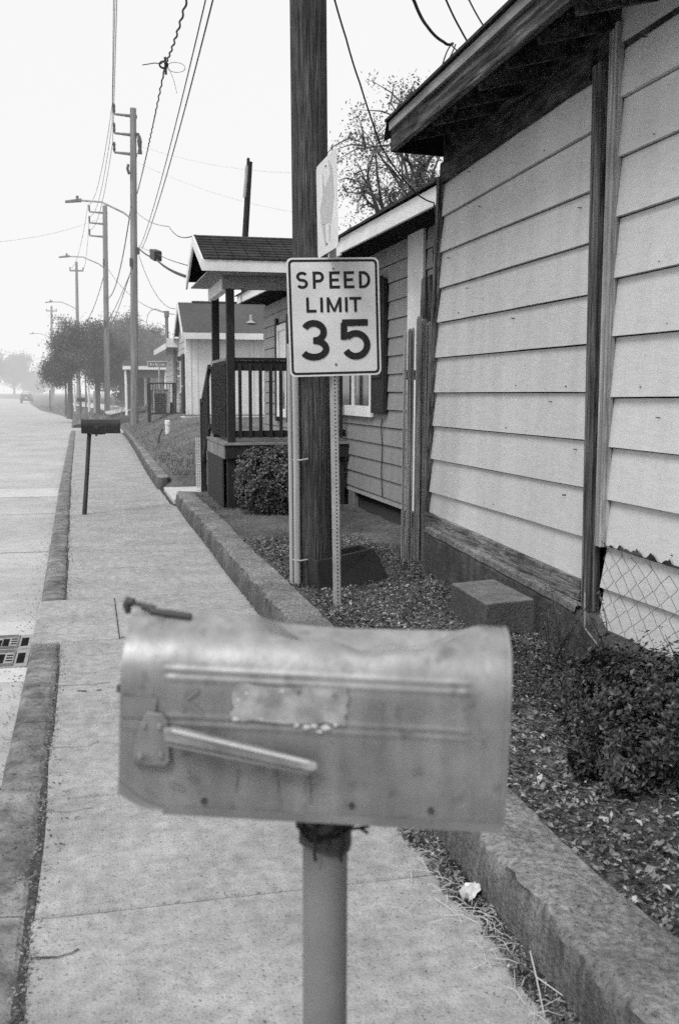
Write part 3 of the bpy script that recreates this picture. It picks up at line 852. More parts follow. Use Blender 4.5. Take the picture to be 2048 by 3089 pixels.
pieces(g, 'bolt', M['darkmetal'], fpanel, 2)
g = MB(); g.beam(fp(.5, 2.46, -.006), fp(.5, 3.02, -.006), .03, .004, up=(1, 0, 0))
g.tube([(1.575, 6.755, 2.475), (1.545, 6.74, 2.50), (1.54, 6.735, 2.53)], .009, 8)
build(g, 'panel_bracket', M['galv'], po)

# ------------------------------------------------------------------ the near utility pole
up_ = thing('utility_pole', 'thick dark wooden utility pole standing behind the speed limit sign', 'utility pole', (1.645, 7.63, .1), 'utility poles along the street')
g = MB()
g.tube([(1.645, 7.63, 0), (1.640, 7.63, .4), (1.628, 7.63, 1.4), (1.61, 7.63, 2.6), (1.598, 7.63, 4.4), (1.57, 7.63, 7.0), (1.545, 7.63, 9.6)], [.141, .139, .135, .131, .132, .122, .112], 44, wob=.035)
pb = build(g, 'shaft', M['pole'], up_, smooth_=True)
g = MB()   # U-guard conduit strapped to the pole, ends behind the sign
g.tube([(1.488, 7.555, .02), (1.484, 7.55, 1.0), (1.472, 7.545, 1.95)], .026, 18)
build(g, 'conduit', M['pvc'], up_, smooth_=True)
g = MB(); g.tube([(1.452, 7.59, .02), (1.446, 7.585, 1.0), (1.436, 7.58, 1.95)], .017, 12)
build(g, 'conduit', M['pvc'], up_, smooth_=True)
g = MB()
for z in (.35, 1.1, 1.75): g.tube([(1.455, 7.56, z), (1.50, 7.505, z), (1.56, 7.50, z + .01)], .006, 6)
pieces(g, 'conduit_strap', M['galv'], up_, 3)
g = MB()
g.box(.9, 1.5, 7.58, 7.68, 8.9, 9.0)
build(g, 'bracket_arm', M['galv'], up_)

# black planter box lying against the pole foot
g = MB()
ang = math.radians(14)
def bx_(u, v, z): return V((1.61 + u * math.cos(ang) - v * math.sin(ang), 7.32 + u * math.sin(ang) + v * math.cos(ang), z))
outer0 = [bx_(-.01, 0, .10), bx_(.62, -.02, .12), bx_(.60, .25, .12), bx_(0, .25, .10)]
outer1 = [bx_(-.02, .02, .375), bx_(.47, .04, .43), bx_(.46, .22, .44), bx_(-.01, .22, .39)]
inner1 = [bx_(.005, .045, .375), bx_(.445, .065, .428), bx_(.44, .195, .438), bx_(.012, .195, .388)]
inner0 = [p + V((0, 0, -.14)) for p in inner1]
g.add(outer0 + outer1 + inner1 + inner0, [(3, 2, 1, 0)] + [(i, (i + 1) % 4, 4 + (i + 1) % 4, 4 + i) for i in range(4)] + [(4 + i, 4 + (i + 1) % 4, 8 + (i + 1) % 4, 8 + i) for i in range(4)] + [(8 + i, 8 + (i + 1) % 4, 12 + (i + 1) % 4, 12 + i) for i in range(4)] + [(12, 13, 14, 15)])
tag(build(g, 'planter_box', M['darkbox'], None, bevel=.008, loc=(1.62, 7.4, .12)), 'black plastic tub tipped against the foot of the wooden pole', 'planter')

# concrete block step
g = MB()
g.hexa([(2.215, 6.22, .08), (2.20, 5.56, .08), (2.54, 5.52, .08), (2.56, 6.19, .08), (2.22, 6.20, .385), (2.21, 5.58, .375), (2.535, 5.54, .40), (2.55, 6.17, .41)][0:4][::-1] + [(2.22, 6.20, .385), (2.21, 5.58, .375), (2.535, 5.54, .40), (2.55, 6.17, .41)][::-1])
ob = build(g, 'concrete_block', M['contop'], None, bevel=.008, loc=(2.38, 5.87, .12))
tag(ob, 'square weathered concrete block set as a step against the house foundation', 'block')

# ------------------------------------------------------------------ house A (near, pale lap siding)
hA = thing('wooden_house', 'nearest wooden house, pale lap siding with bare weathered trim and dark overhanging eave', 'house', (2.6, 6, .2), 'houses along the sidewalk')
def courses(mb, X, left, right, t0, t1, dx=.016, gap=.007):
    """left/right: list of (y,z) of lap lines from top to bottom"""
    for i in range(len(left) - 1):
        (ya, za), (yb_, zb_) = left[i], left[i + 1]
        (yc, zc), (yd, zd) = right[i], right[i + 1]
        n = 6
        for k in range(n):
            a, b = k / n, (k + 1) / n
            def L(p, q, s): return p + (q - p) * s
            def pt(s, top, x):
                if top: return (x, L(ya, yc, s), L(za, zc, s) - (gap if i else 0))
                w = .004 * nz(s * 3, i, X, 2)
                return (x, L(yb_, yd, s), L(zb_, zd, s) + w)
            xt = X + .006; xb = X - dx * (1 + .25 * nz(a * 4, i * 3.1))
            xb2 = X - dx * (1 + .25 * nz(b * 4, i * 3.1))
            vs = [pt(a, 1, xt), pt(b, 1, xt), pt(b, 0, xb2), pt(a, 0, xb), pt(a, 0, X + .03), pt(b, 0, X + .03)]
            mb.add(vs, [(0, 1, 2, 3), (3, 2, 5, 4)])
Lz = [(7.531, 3.16), (7.532, 2.896), (7.573, 2.639), (7.574, 2.375), (7.615, 2.123), (7.657, 1.861), (7.659, 1.597), (7.703, 1.339), (7.747, 1.081), (7.793, .821), (7.852, .590)]
Rz = [(5.02, z) for z in (3.24, 2.957, 2.651, 2.384, 2.115, 1.854, 1.6, 1.344, 1.087, .822, .530)]
g = MB(); courses(g, 2.60, Lz, Rz, 0, 1)
wa = build(g, 'wall', M['sidingA'], hA)
L2 = [(4.89, z) for z in (3.60, 3.305, 3.043, 2.759, 2.468, 2.17, 1.881, 1.573, 1.32, 1.049, .804)] + [(4.91, .581), (4.93, .327)]
R2 = [(1.0, 3.60), (1.0, 3.30), (1.0, 3.045), (1.0, 2.775), (1.0, 2.48), (1.0, 2.176), (1.0, 1.86), (1.0, 1.61), (1.0, 1.31), (1.0, 1.06), (1.0, .775), (1.0, .63), (1.0, .45)]
g = MB(); courses(g, 2.60, L2, R2, 0, 1, dx=.020)
build(g, 'wall', M['sidingA2'], hA)
g = MB(); g.box(2.635, 6.5, .6, 4.96, .25, 3.9); g.hexa([(2.635, 4.96, .3), (6.5, 4.96, .3), (6.5, 7.80, .3), (2.635, 7.80, .3), (2.635, 4.96, 3.6), (6.5, 4.96, 3.6), (6.5, 7.50, 3.6), (2.635, 7.50, 3.6)])
build(g, 'wall_core', M['soffit'], hA)
g = MB()
for i in range(1, 10):
    for k_ in range(3):
        if rnd.random() < .35: continue
        y = 5.25 + 2.2 * rnd.random(); z = Lz[i][1] + (Rz[i][1] - Lz[i][1]) * (7.6 - y) / 2.6 + rnd.choice((.03, .04, .2))
        g.tube([(2.60, y, z), (2.580, y, z)], rnd.uniform(.002, .004), 6)
for i in range(1, 11):
    for k_ in range(2):
        if rnd.random() < .3: continue
        y = 3.9 + .95 * rnd.random(); z = L2[i][1] + rnd.choice((.03, .05, .16, .22))
        g.tube([(2.60, y, z), (2.577, y, z)], rnd.uniform(.002, .0035), 6)
o = build(g, 'nail_heads', M['darkmetal'], hA); o['kind'] = 'stuff'
# trim boards
g = MB(); g.hexa([(2.555, 7.80, .40), (2.60, 7.80, .40), (2.60, 7.87, .40), (2.555, 7.87, .40), (2.558, 7.515, 3.17), (2.60, 7.515, 3.17), (2.60, 7.575, 3.17), (2.558, 7.575, 3.17)])
build(g, 'corner_board', M['wood'], hA, bevel=.004)
g = MB(); g.hexa([(2.535, 4.945, .44), (2.60, 4.945, .44), (2.60, 5.035, .44), (2.535, 5.035, .44), (2.54, 4.975, 3.25), (2.60, 4.975, 3.25), (2.60, 5.075, 3.25), (2.54, 5.075, 3.25)])
build(g, 'trim_post', M['wood'], hA, bevel=.005)
g = MB(); g.hexa([(2.548, 4.86, .80), (2.60, 4.86, .80), (2.60, 4.925, .80), (2.548, 4.925, .80), (2.558, 4.85, 3.40), (2.60, 4.85, 3.40), (2.60, 4.935, 3.40), (2.558, 4.935, 3.40)])
build(g, 'trim_board', M['woodpale'], hA, bevel=.004)
g = MB()
for k_ in range(14):    # frieze board with a slightly sagging lower edge
    y0 = 5.14 + 2.40 * k_ / 14; y1 = 5.14 + 2.40 * (k_ + 1) / 14
    f = lambda y: 3.205 - .075 * (y - 5.14) / 2.4 + .012 * nz(0, y, 3, 3)
    g.hexa([(2.565, y0, f(y0)), (2.60, y0, f(y0)), (2.60, y1, f(y1)), (2.565, y1, f(y1)), (2.572, y0, f(y0) + .15), (2.60, y0, f(y0) + .15), (2.60, y1, f(y1) + .15), (2.572, y1, f(y1) + .15)])
build(g, 'frieze_board', M['frieze'], hA)
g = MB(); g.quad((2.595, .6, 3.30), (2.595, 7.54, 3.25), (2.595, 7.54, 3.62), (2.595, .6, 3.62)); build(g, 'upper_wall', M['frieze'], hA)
g = MB()
for k_ in range(10):   # rotted skirt board above the foundation
    y0 = 5.08 + 2.68 * k_ / 10; y1 = 5.08 + 2.68 * (k_ + 1) / 10
    f = lambda y: .475 + .075 * (y - 5.0) / 2.7 + .004 * nz(0, y, 1, 5)
    g.hexa([(2.545, y0, f(y0)), (2.60, y0, f(y0)), (2.60, y1, f(y1)), (2.545, y1, f(y1)), (2.555, y0, f(y0) + .105), (2.60, y0, f(y0) + .105), (2.60, y1, f(y1) + .105), (2.555, y1, f(y1) + .105)])
build(g, 'skirt_board', M['skirt'], hA)
g = MB()
n = 30; vs = []
for j in range(n + 1):
    y = 3.2 + 4.42 * j / n
    zt_ = .44 + .10 * (y - 5.0) / 2.7
    if y < 4.95: zt_ = .36
    for x, z in ((2.50, -.05), (2.495, .2), (2.492, zt_ - .03), (2.505, zt_), (2.545, zt_ + .012), (2.70, zt_ + .014)):
        vs.append((x + .010 * nz(x * 9, y, z, 4), y, z + (.010 * nz(1, y, z, 6) if z > .3 else 0)))
g.add(vs, [(j * 6 + i + 1, (j + 1) * 6 + i + 1, (j + 1) * 6 + i, j * 6 + i) for j in range(n) for i in range(5)])
g.add([vs[n * 6 + i] for i in range(6)] + [(2.70, 7.62, -.05)], [(0, 1, 2, 3, 4, 5, 6)])
build(g, 'foundation', M['darkcon'], hA)
g = MB()
vs = []
for j in range(n + 1):
    y = 5.0 + 2.62 * j / n
    zt_ = .455 + .10 * (y - 5.0) / 2.7
    for x, dz in ((2.488, -.022), (2.498, .010), (2.56, .014)):
        vs.append((x + .010 * nz(3, y, x, 5), y, zt_ + dz + .006 * nz(5, y, 0, 6)))
g.add(vs, [(j * 3 + i + 1, (j + 1) * 3 + i + 1, (j + 1) * 3 + i, j * 3 + i) for j in range(n) for i in range(2)])
build(g, 'foundation_ledge', M['oldcon'], hA)
g = MB(); g.box(2.52, 2.60, 2.4, 4.93, .27, .35); build(g, 'sill_board', M['woodpale'], hA, bevel=.004)
# peeling edge where a lap has lost its paint
g = MB(); vs = []
for k_ in range(81):
    y = 4.88 - 1.4 * k_ / 80; zz = .808 - (4.9 - y) * .008
    hh = .004 + .034 * max(0, min(1, .5 + 2.2 * nz(0, y, 7, 14))) * (.4 + .6 * rnd.random())
    vs += [(2.5715, y, zz), (2.5725, y + rnd.uniform(-.004, .004), zz + hh)]
g.add(vs, [(2 * i, 2 * i + 1, 2 * i + 3, 2 * i + 2) for i in range(80)])
build(g, 'peeled_edge', M['frieze'], hA)
# roof: fascia, drip strip, shingle edge, rafters and soffit
g = MB()
EY = 7.26
def fas(mb, x0, x1, za, zb_, ye=EY, jit=0.0, seed=0, n=24):
    for k_ in range(n):
        y0 = .4 + (ye - .4) * k_ / n; y1 = .4 + (ye - .4) * (k_ + 1) / n
        def f(y): return (jit * nz(seed, y, 2, 2.4) + .013 * (ye - y), jit * .6 * nz(seed + 4, y, 2, 3.3))
        j0, q0 = f(y0); j1, q1 = f(y1)
        mb.hexa([(x0 + q0, y0, za + j0), (x1 + q0, y0, za + j0), (x1 + q1, y1, za + j1), (x0 + q1, y1, za + j1), (x0 + q0, y0, zb_ + j0), (x1 + q0, y0, zb_ + j0), (x1 + q1, y1, zb_ + j1), (x0 + q1, y1, zb_ + j1)])
fas(g, 2.115, 2.155, 3.285, 3.415); build(g, 'fascia', M['fascia'], hA)
g = MB(); fas(g, 2.095, 2.140, 3.418, 3.478, jit=.004, seed=3); build(g, 'drip_edge', M['metaldrip'], hA)
rf = MB(); vs = []
n = 60
for j in range(n + 1):
    y = .4 + (EY + .04 - .4) * j / n
    e = .008 * nz(2, y, 0, 6)
    e2_ = .013 * (EY - y)
    vs += [(2.072 + e, y, 3.482 + e * .8 + e2_), (2.072 + e, y, 3.500 + e + e2_), (4.2, y, 4.28), (4.2, y, 4.25)]
rf.add(vs, [(j * 4 + i, j * 4 + (i + 1) % 4, (j + 1) * 4 + (i + 1) % 4, (j + 1) * 4 + i) for j in range(n) for i in range(4)])
rf.add([vs[n * 4 + i] for i in range(4)], [(0, 1, 2, 3)])
roofA = build(rf, 'roof', M['shingle'], hA)
g = MB()    # loose flap hanging off the far corner
vs = []
for i in range(6):
    t_ = i / 5
    vs += [(2.075 + .02 * t_, 7.20 + .19 * t_, 3.50 - .12 * t_ * t_), (2.22 + .02 * t_, 7.20 + .19 * t_, 3.555 - .12 * t_ * t_)]
g.add(vs, [(2 * i, 2 * i + 1, 2 * i + 3, 2 * i + 2) for i in range(5)])
build(g, 'loose_flap', M['shingle'], roofA)
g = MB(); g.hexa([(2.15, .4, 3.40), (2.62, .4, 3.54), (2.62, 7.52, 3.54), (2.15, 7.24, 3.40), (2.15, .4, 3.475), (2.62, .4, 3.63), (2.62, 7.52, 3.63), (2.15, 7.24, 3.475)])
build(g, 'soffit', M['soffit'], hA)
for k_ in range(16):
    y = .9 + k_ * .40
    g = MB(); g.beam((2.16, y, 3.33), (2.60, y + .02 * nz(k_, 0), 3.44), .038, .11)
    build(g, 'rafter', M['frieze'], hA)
g = MB(); g.hexa([(2.12, EY, 3.285), (2.60, 7.54, 3.335), (2.60, 7.575, 3.335), (2.12, EY + .04, 3.285), (2.12, EY, 3.45), (2.60, 7.54, 3.62), (2.60, 7.575, 3.62), (2.12, EY + .04, 3.45)])
build(g, 'end_rafter', M['soffit'], hA)

# chain link fence remnant leaning on the wall
t = thing('chain_link_fence', 'sagging torn chain link fencing leaning on the lower siding beside the bush', 'fence', (2.5, 4.3, .3))
g = MB()
dy = .072
for k_ in range(24):
    yb_ = 4.80 - k_ * dy
    pts = []
    m = 11
    for i in range(m):
        f = i / (m - 1)
        z = .33 + f * .47 - .03 * smooth(0, 6, k_)
        lean = .13 * (1 - f) ** 1.5
        sg_ = 1 if (i + k_) % 2 else -1
        y_ = yb_ + sg_ * dy * .54 - .14 * (1 - f) + .010 * nz(k_, i, 0, .7)
        if k_ == 0: y_ = min(y_, 4.81)
        pts.append((2.566 - .02 - lean + .004 * sg_, y_, z + .012 * nz(k_ * .5, i, 2, 1)))
    if rnd.random() < .8: pts.append((2.53 + rnd.uniform(-.02, .02), pts[-1][1] + rnd.uniform(-.01, .03), pts[-1][2] + .03 + .03 * rnd.random()))
    g.tube(pts, .0016, 5)
build(g, 'wire_mesh', M['rusty'], t)
g = MB(); g.tube([(2.44, 4.80, .58), (2.43, 4.77, .40), (2.42, 4.60, .35), (2.40, 4.35, .31), (2.39, 4.0, .30), (2.38, 3.4, .30)], .004, 6)
build(g, 'bottom_wire', M['galvwire'], t)

# ------------------------------------------------------------------ fence pickets between the houses
t = thing('picket_fence', 'narrow stretch of weathered wooden fence boards between the two nearest houses', 'fence', (2.65, 8.3, .15))
for i, (x0, x1, y0, zt_) in enumerate(((2.555, 2.578, 8.36, 2.10), (2.582, 2.612, 8.33, 2.12), (2.617, 2.640, 8.345, 2.13), (2.645, 2.690, 8.30, 2.22), (2.694, 2.745, 8.33, 2.20), (2.75, 2.84, 8.35, 2.18), (2.845, 2.935, 8.35, 2.2), (2.94, 3.03, 8.35, 2.19))):
    g = MB(); w = x1 - x0
    g.prism([(x0 - .012, y0, .10), (x1 - .012, y0, .10), (x1, y0, zt_ - .03), (x1 - w * .25, y0, zt_), (x0 + w * .25, y0, zt_), (x0, y0, zt_ - .03)], (0, .02, 0))
    build(g, 'picket', M['picket'], t, bevel=.002)
g = MB(); g.box(2.56, 3.04, 8.375, 8.41, .5, .58); g.box(2.56, 3.04, 8.375, 8.41, 1.7, 1.78); pieces(g, 'rail', M['picket'], t, 2)
g = MB(); g.hexa([(2.69, 8.44, .1), (2.78, 8.44, .1), (2.78, 8.53, .1), (2.69, 8.53, .1), (2.75, 8.44, 2.56), (2.83, 8.44, 2.58), (2.83, 8.53, 2.58), (2.75, 8.53, 2.54)])
build(g, 'post', M['wood'], t, bevel=.006)

# ------------------------------------------------------------------ house B (mid grey, with porch)
hB = thing('wooden_house', 'mid grey lap-sided house with dark railed gabled porch, behind the speed limit sign', 'house', (3.2, 13, .2), 'houses along the sidewalk')
g = MB()
zs = [3.16 - .195 * i for i in range(15)]
zs = [z for z in zs if z > .37] + [.365]
courses(g, 3.20, [(19.4, z) for z in zs], [(9.36, z) for z in zs], 0, 1, dx=.012, gap=.008)
for i in range(len(zs) - 1):   # gable end facing the camera
    a, b = zs[i], zs[i + 1]
    g.add([(3.2, 9.376, a - .008), (3.2, 9.358, b), (9, 9.358, b), (9, 9.376, a - .008), (3.2, 9.39, b), (9, 9.39, b)], [(0, 1, 2, 3), (1, 4, 5, 2)])
build(g, 'wall', M['sidingB'], hB)
g = MB(); g.box(3.235, 9, 9.40, 19.4, .3, 3.6); build(g, 'wall_core', M['soffit'], hB)
g = MB(); g.prism([(3.2, 9.382, 3.17), (9, 9.382, 3.17), (9, 9.382, 3.4), (6.2, 9.382, 4.2), (3.2, 9.382, 3.4)], (0, .02, 0)); build(g, 'gable', M['sidingB'], hB)
g = MB(); g.box(3.160, 3.186, 9.74, 10.24, .40, 3.16); build(g, 'corner_board', M['white'], hB)
# crawl space skirt with piers
g = MB(); g.box(3.26, 3.30, 9.42, 19.3, .1, .38); g.box(3.3005, 8.9, 9.42, 9.46, .1, .38); build(g, 'crawlspace_screen', M['void'], hB)
for y in (9.45, 12.55, 15.4):
    g = MB(); g.box(3.19, 3.255, y, y + .28, .08, .36); build(g, 'pier', M['pier'], hB, bevel=.006)
# eave and roof
g = MB()
for ya, yb_, dz in ((8.12, 11.40, 0), (11.41, 19.6, .012)):
    g.hexa([(2.735, ya, 3.085 + .004 * (ya - 8)), (2.765, ya, 3.085 + .004 * (ya - 8)), (2.765, yb_, 3.085 + .011 * (yb_ - 8) + dz), (2.735, yb_, 3.085 + .011 * (yb_ - 8) + dz), (2.735, ya, 3.235 + .004 * (ya - 8)), (2.765, ya, 3.235 + .004 * (ya - 8)), (2.765, yb_, 3.245 + .011 * (yb_ - 8) + dz), (2.735, yb_, 3.245 + .011 * (yb_ - 8) + dz)])
build(g, 'fascia', M['white'], hB, bevel=.004)
g = MB(); fasd = [(2.728, 2.76)]
vs = []
n = 50
for j in range(n + 1):
    y = 8.05 + 11.6 * j / n; e = .012 * nz(4, y, 1, 4); zz = 3.25 + .0095 * (y - 8)
    vs += [(2.70 + e, y, zz + e * .5), (2.70 + e, y, zz + .022 + e), (6.2, y, 4.35), (6.2, y, 4.30)]
g.add(vs, [(j * 4 + i, j * 4 + (i + 1) % 4, (j + 1) * 4 + (i + 1) % 4, (j + 1) * 4 + i) for j in range(n) for i in range(4)])
g.add([vs[i] for i in range(4)], [(3, 2, 1, 0)]); g.add([vs[n * 4 + i] for i in range(4)], [(0, 1, 2, 3)])
build(g, 'roof', M['shingle'], hB)
g = MB(); g.hexa([(2.77, 8.2, 3.15), (3.25, 8.2, 3.15), (3.25, 19.5, 3.22), (2.77, 19.5, 3.22), (2.77, 8.2, 3.22), (3.25, 8.2, 3.30), (3.25, 19.5, 3.33), (2.77, 19.5, 3.30)])
build(g, 'soffit', M['soffit'], hB)
g = MB(); g.hexa([(2.74, 8.13, 3.09), (6.2, 8.13, 4.15), (6.2, 8.16, 4.15), (2.74, 8.16, 3.09), (2.74, 8.13, 3.24), (6.2, 8.13, 4.30), (6.2, 8.16, 4.30), (2.74, 8.16, 3.24)]); build(g, 'rake_board', M['white'], hB)
# window beside the sign
def window(y0, y1, z0, z1, X, fr=.09, mull=True, glass='glass'):
    g = MB()
    g.box(X - .045, X - .005, y0, y1, z0, z0 + fr * 1.4); g.box(X - .043, X - .005, y0, y1, z1 - fr, z1)
    g.box(X - .041, X - .005, y0, y0 + fr, z0 + fr * 1.4, z1 - fr); g.box(X - .041, X - .005, y1 - fr, y1, z0 + fr * 1.4, z1 - fr)
    if mull: g.box(X - .039, X - .005, (y0 + y1) / 2 - .05, (y0 + y1) / 2 + .05, z0 + fr * 1.4, z1 - fr)
    w = build(g, 'window', M['white'], hB)
    g = MB(); g.box(X - .022, X - .010, y0 + fr * .9, y1 - fr * .9, z0 + fr, z1 - fr * .9); build(g, 'pane', M[glass], w)
    return w
window(11.60, 13.35, 1.31, 2.62, 3.19)
g = MB(); g.box(3.135, 3.185, 11.05, 11.56, 1.36, 2.82); g.box(3.12, 3.15, 11.10, 11.5, 1.75, 2.86); build(g, 'shutter', M['blackpaint'], hB, bevel=.006)
w2 = window(16.9, 17.75, 1.18, 2.72, 3.19, .10, False, 'glasspale')
g = MB(); g.box(3.145, 3.18, 16.72, 16.86, 1.1, 2.85); g.box(3.145, 3.18, 17.79, 17.95, 1.1, 2.85); pieces(g, 'shutter', M['blackpaint'], hB, 2)
g = MB(); g.box(3.150, 3.168, 17.05, 17.55, 1.32, 1.95); build(g, 'dark_sash', M['glass'], w2)
# service mast standing through the roof, and cable up the corner
g = MB(); g.tube([(2.78, 19, 3.20), (2.815, 19, 4.4), (2.905, 19, 5.68)], [.058, .056, .052], 14); g.box(2.86, 2.90, 18.95, 19.05, 5.6, 5.74)
mast = build(g, 'service_mast', M['blackpaint'], hB, smooth_=False)
g = MB(); g.tube([(2.80, 18.96, 5.05), (2.83, 18.95, 5.35), (2.85, 18.96, 5.6)], .03, 8); build(g, 'mast_clamp', M['pvc'], mast)

# porch (parts of house B)
PX = 1.68
g = MB()
for i in range(17):   # deck boards
    y0 = 12.78 + i * .115
    g.box(1.60, 3.18, y0, y0 + .108, .945, .975)
build(g, 'porch_deck', M['deck'], hB)
g = MB(); g.box(1.625, 3.18, 12.80, 12.84, .78, .943); build(g, 'deck_rim', M['blackpaint'], hB)
g = MB(); g.box(1.61, 1.65, 12.845, 14.72, .775, .943); build(g, 'deck_rim', M['deck'], hB)
def post(x, y, z0, z1, s=.098):
    g = MB(); g.box(x - s / 2, x + s / 2, y - s / 2, y + s / 2, z0, z1); return build(g, 'porch_post', M['blackpaint'], hB, bevel=.006)
post(1.712, 12.90, .975, 3.0); post(1.700, 12.89, .08, .776, .10)
post(1.735, 14.62, .975, 3.0, .10); post(1.70, 14.66, .1, .774, .12); post(3.1, 12.9, .1, .774)
g = MB(); g.box(1.765, 3.17, 12.855, 12.945, 1.985, 2.02); build(g, 'handrail', M['blackpaint'], hB, bevel=.004)
g = MB(); g.box(1.765, 3.17, 12.88, 12.918, 1.86, 1.982); g.box(1.765, 3.17, 12.88, 12.918, 1.035, 1.12); pieces(g, 'rail', M['blackpaint'], hB, 2)
for i in range(11):
    x = 1.82 + i * .128
    g = MB(); g.box(x - .019, x + .019, 12.842, 12.879, 1.03, 1.95); build(g, 'baluster', M['blackpaint'], hB)
g = MB(); g.box(1.66, 1.75, 12.96, 14.58, 1.985, 2.02); build(g, 'handrail', M['deck'], hB)
g = MB(); g.box(1.69, 1.73, 12.955, 14.57, 1.86, 1.982); g.box(1.69, 1.73, 12.955, 14.57, 1.05, 1.13); pieces(g, 'rail', M['blackpaint'], hB, 2)
for i in range(13):
    y = 13.04 + i * .122
    g = MB(); g.box(1.652, 1.689, y - .019, y + .019, 1.03, 1.95); build(g, 'baluster', M['blackpaint'], hB)
# stairs down to the entry path with their own sloping rail
g = MB()
for i in range(4): g.box(1.70, 2.7, 14.75 + i * .27, 15.04 + i * .27, .10, .78 - i * .19)
build(g, 'porch_steps', M['deck'], hB)
g = MB(); g.beam((1.655, 14.70, 1.95), (1.645, 15.62, 1.42), .05, .07); g.beam((1.655, 14.70, 1.12), (1.645, 15.62, .62), .04, .07); g.box(1.61, 1.69, 15.58, 15.66, .1, 1.50); pieces(g, 'stair_rail', M['blackpaint'], hB, 3)
for i in range(8):
    y = 14.80 + i * .105
    g = MB(); z0 = 1.10 - (y - 14.7) * .54; g.box(1.625, 1.66, y - .018, y + .018, z0 - .08, z0 + .80); build(g, 'baluster', M['blackpaint'], hB)
g = MB()   # lattice strip
for i in range(3): g.box(1.545 + i * .030, 1.557 + i * .030, 15.70, 15.712, .10, .92)
for i in range(18): g.box(1.545, 1.617, 15.7125, 15.72, .11 + i * .045, .128 + i * .045)
build(g, 'lattice', M['white'], hB)
g = MB(); g.box(1.60, 1.62, 12.98, 14.6, .12, .772); build(g, 'mesh_skirt', M['void'], hB)
# porch roof
yr, zr = 13.60, 3.58
ye, ze = 12.52, 3.155
yf, zf = 14.62, 3.13
X0 = 1.36
g = MB()
n = 9
for i in range(n):   # shingle courses, each lapping the one below
    a, b = i / n, (i + 1) / n
    for (ya, za) in ((ye - .03, ze), (yf + .03, zf)):
        p0y, p0z = ya + (yr - ya) * a, za + (zr - za) * a
        p1y, p1z = ya + (yr - ya) * b, za + (zr - za) * b
        m = 14
        for k_ in range(m):
            xa = X0 + (3.9 - X0) * k_ / m; xb = X0 + (3.9 - X0) * (k_ + 1) / m - .006
            l = .020 + .006 * nz(k_, i, 0, 2.7)
            ua, ub = (p0y, p0z + l), (p1y, p1z + .006)
            g.add([(xa, ua[0], ua[1]), (xb, ua[0], ua[1]), (xb, ub[0], ub[1]), (xa, ub[0], ub[1]), (xa, p0y, p0z), (xb, p0y, p0z)], [(0, 1, 2, 3), (4, 5, 1, 0)])
pr = build(g, 'porch_roof', M['shingle'], hB)
g = MB(); g.prism([(X0 + .012, ye, ze - .01), (X0 + .012, yr, zr - .012), (X0 + .012, yf, zf - .01), (X0 + .012, yf, zf - .035), (X0 + .012, yr, zr - .045), (X0 + .012, ye, ze - .035)], (2.5, 0, 0))
build(g, 'roof_deck', M['soffit'], pr)
g = MB(); g.box(X0, 3.9, ye - .012, ye + .012, ze - .135, ze - .004); build(g, 'porch_fascia', M['white'], hB)
g = MB()
def rake(ya, za, yb_, zb_):
    g.hexa([(X0 - .025, ya, za - .13), (X0, ya, za - .13), (X0, yb_, zb_ - .13), (X0 - .025, yb_, zb_ - .13), (X0 - .025, ya, za), (X0, ya, za), (X0, yb_, zb_), (X0 - .025, yb_, zb_)])
rake(ye, ze - .005, yr - .002, zr - .005); rake(yr + .002, zr - .005, yf, zf - .005)
build(g, 'rake_board', M['white'], hB)
g = MB(); g.box(1.62, 3.18, 12.84, 12.94, 2.85, 3.0); build(g, 'porch_beam', M['sidingB'], hB)
g = MB(); g.box(1.64, 1.73, 12.945, 14.62, 2.85, 3.0); build(g, 'porch_beam', M['white'], hB)
g = MB(); g.prism([(1.69, ye + .35, 3.003), (1.69, yr, zr - .08), (1.69, yf - .3, 3.003)], (.02, 0, 0)); build(g, 'porch_gable', M['sidingB'], hB)
g = MB(); g.box(1.40, 3.16, ye + .03, yf - .05, 3.004, 3.02); build(g, 'porch_ceiling', M['sidingB'], hB)

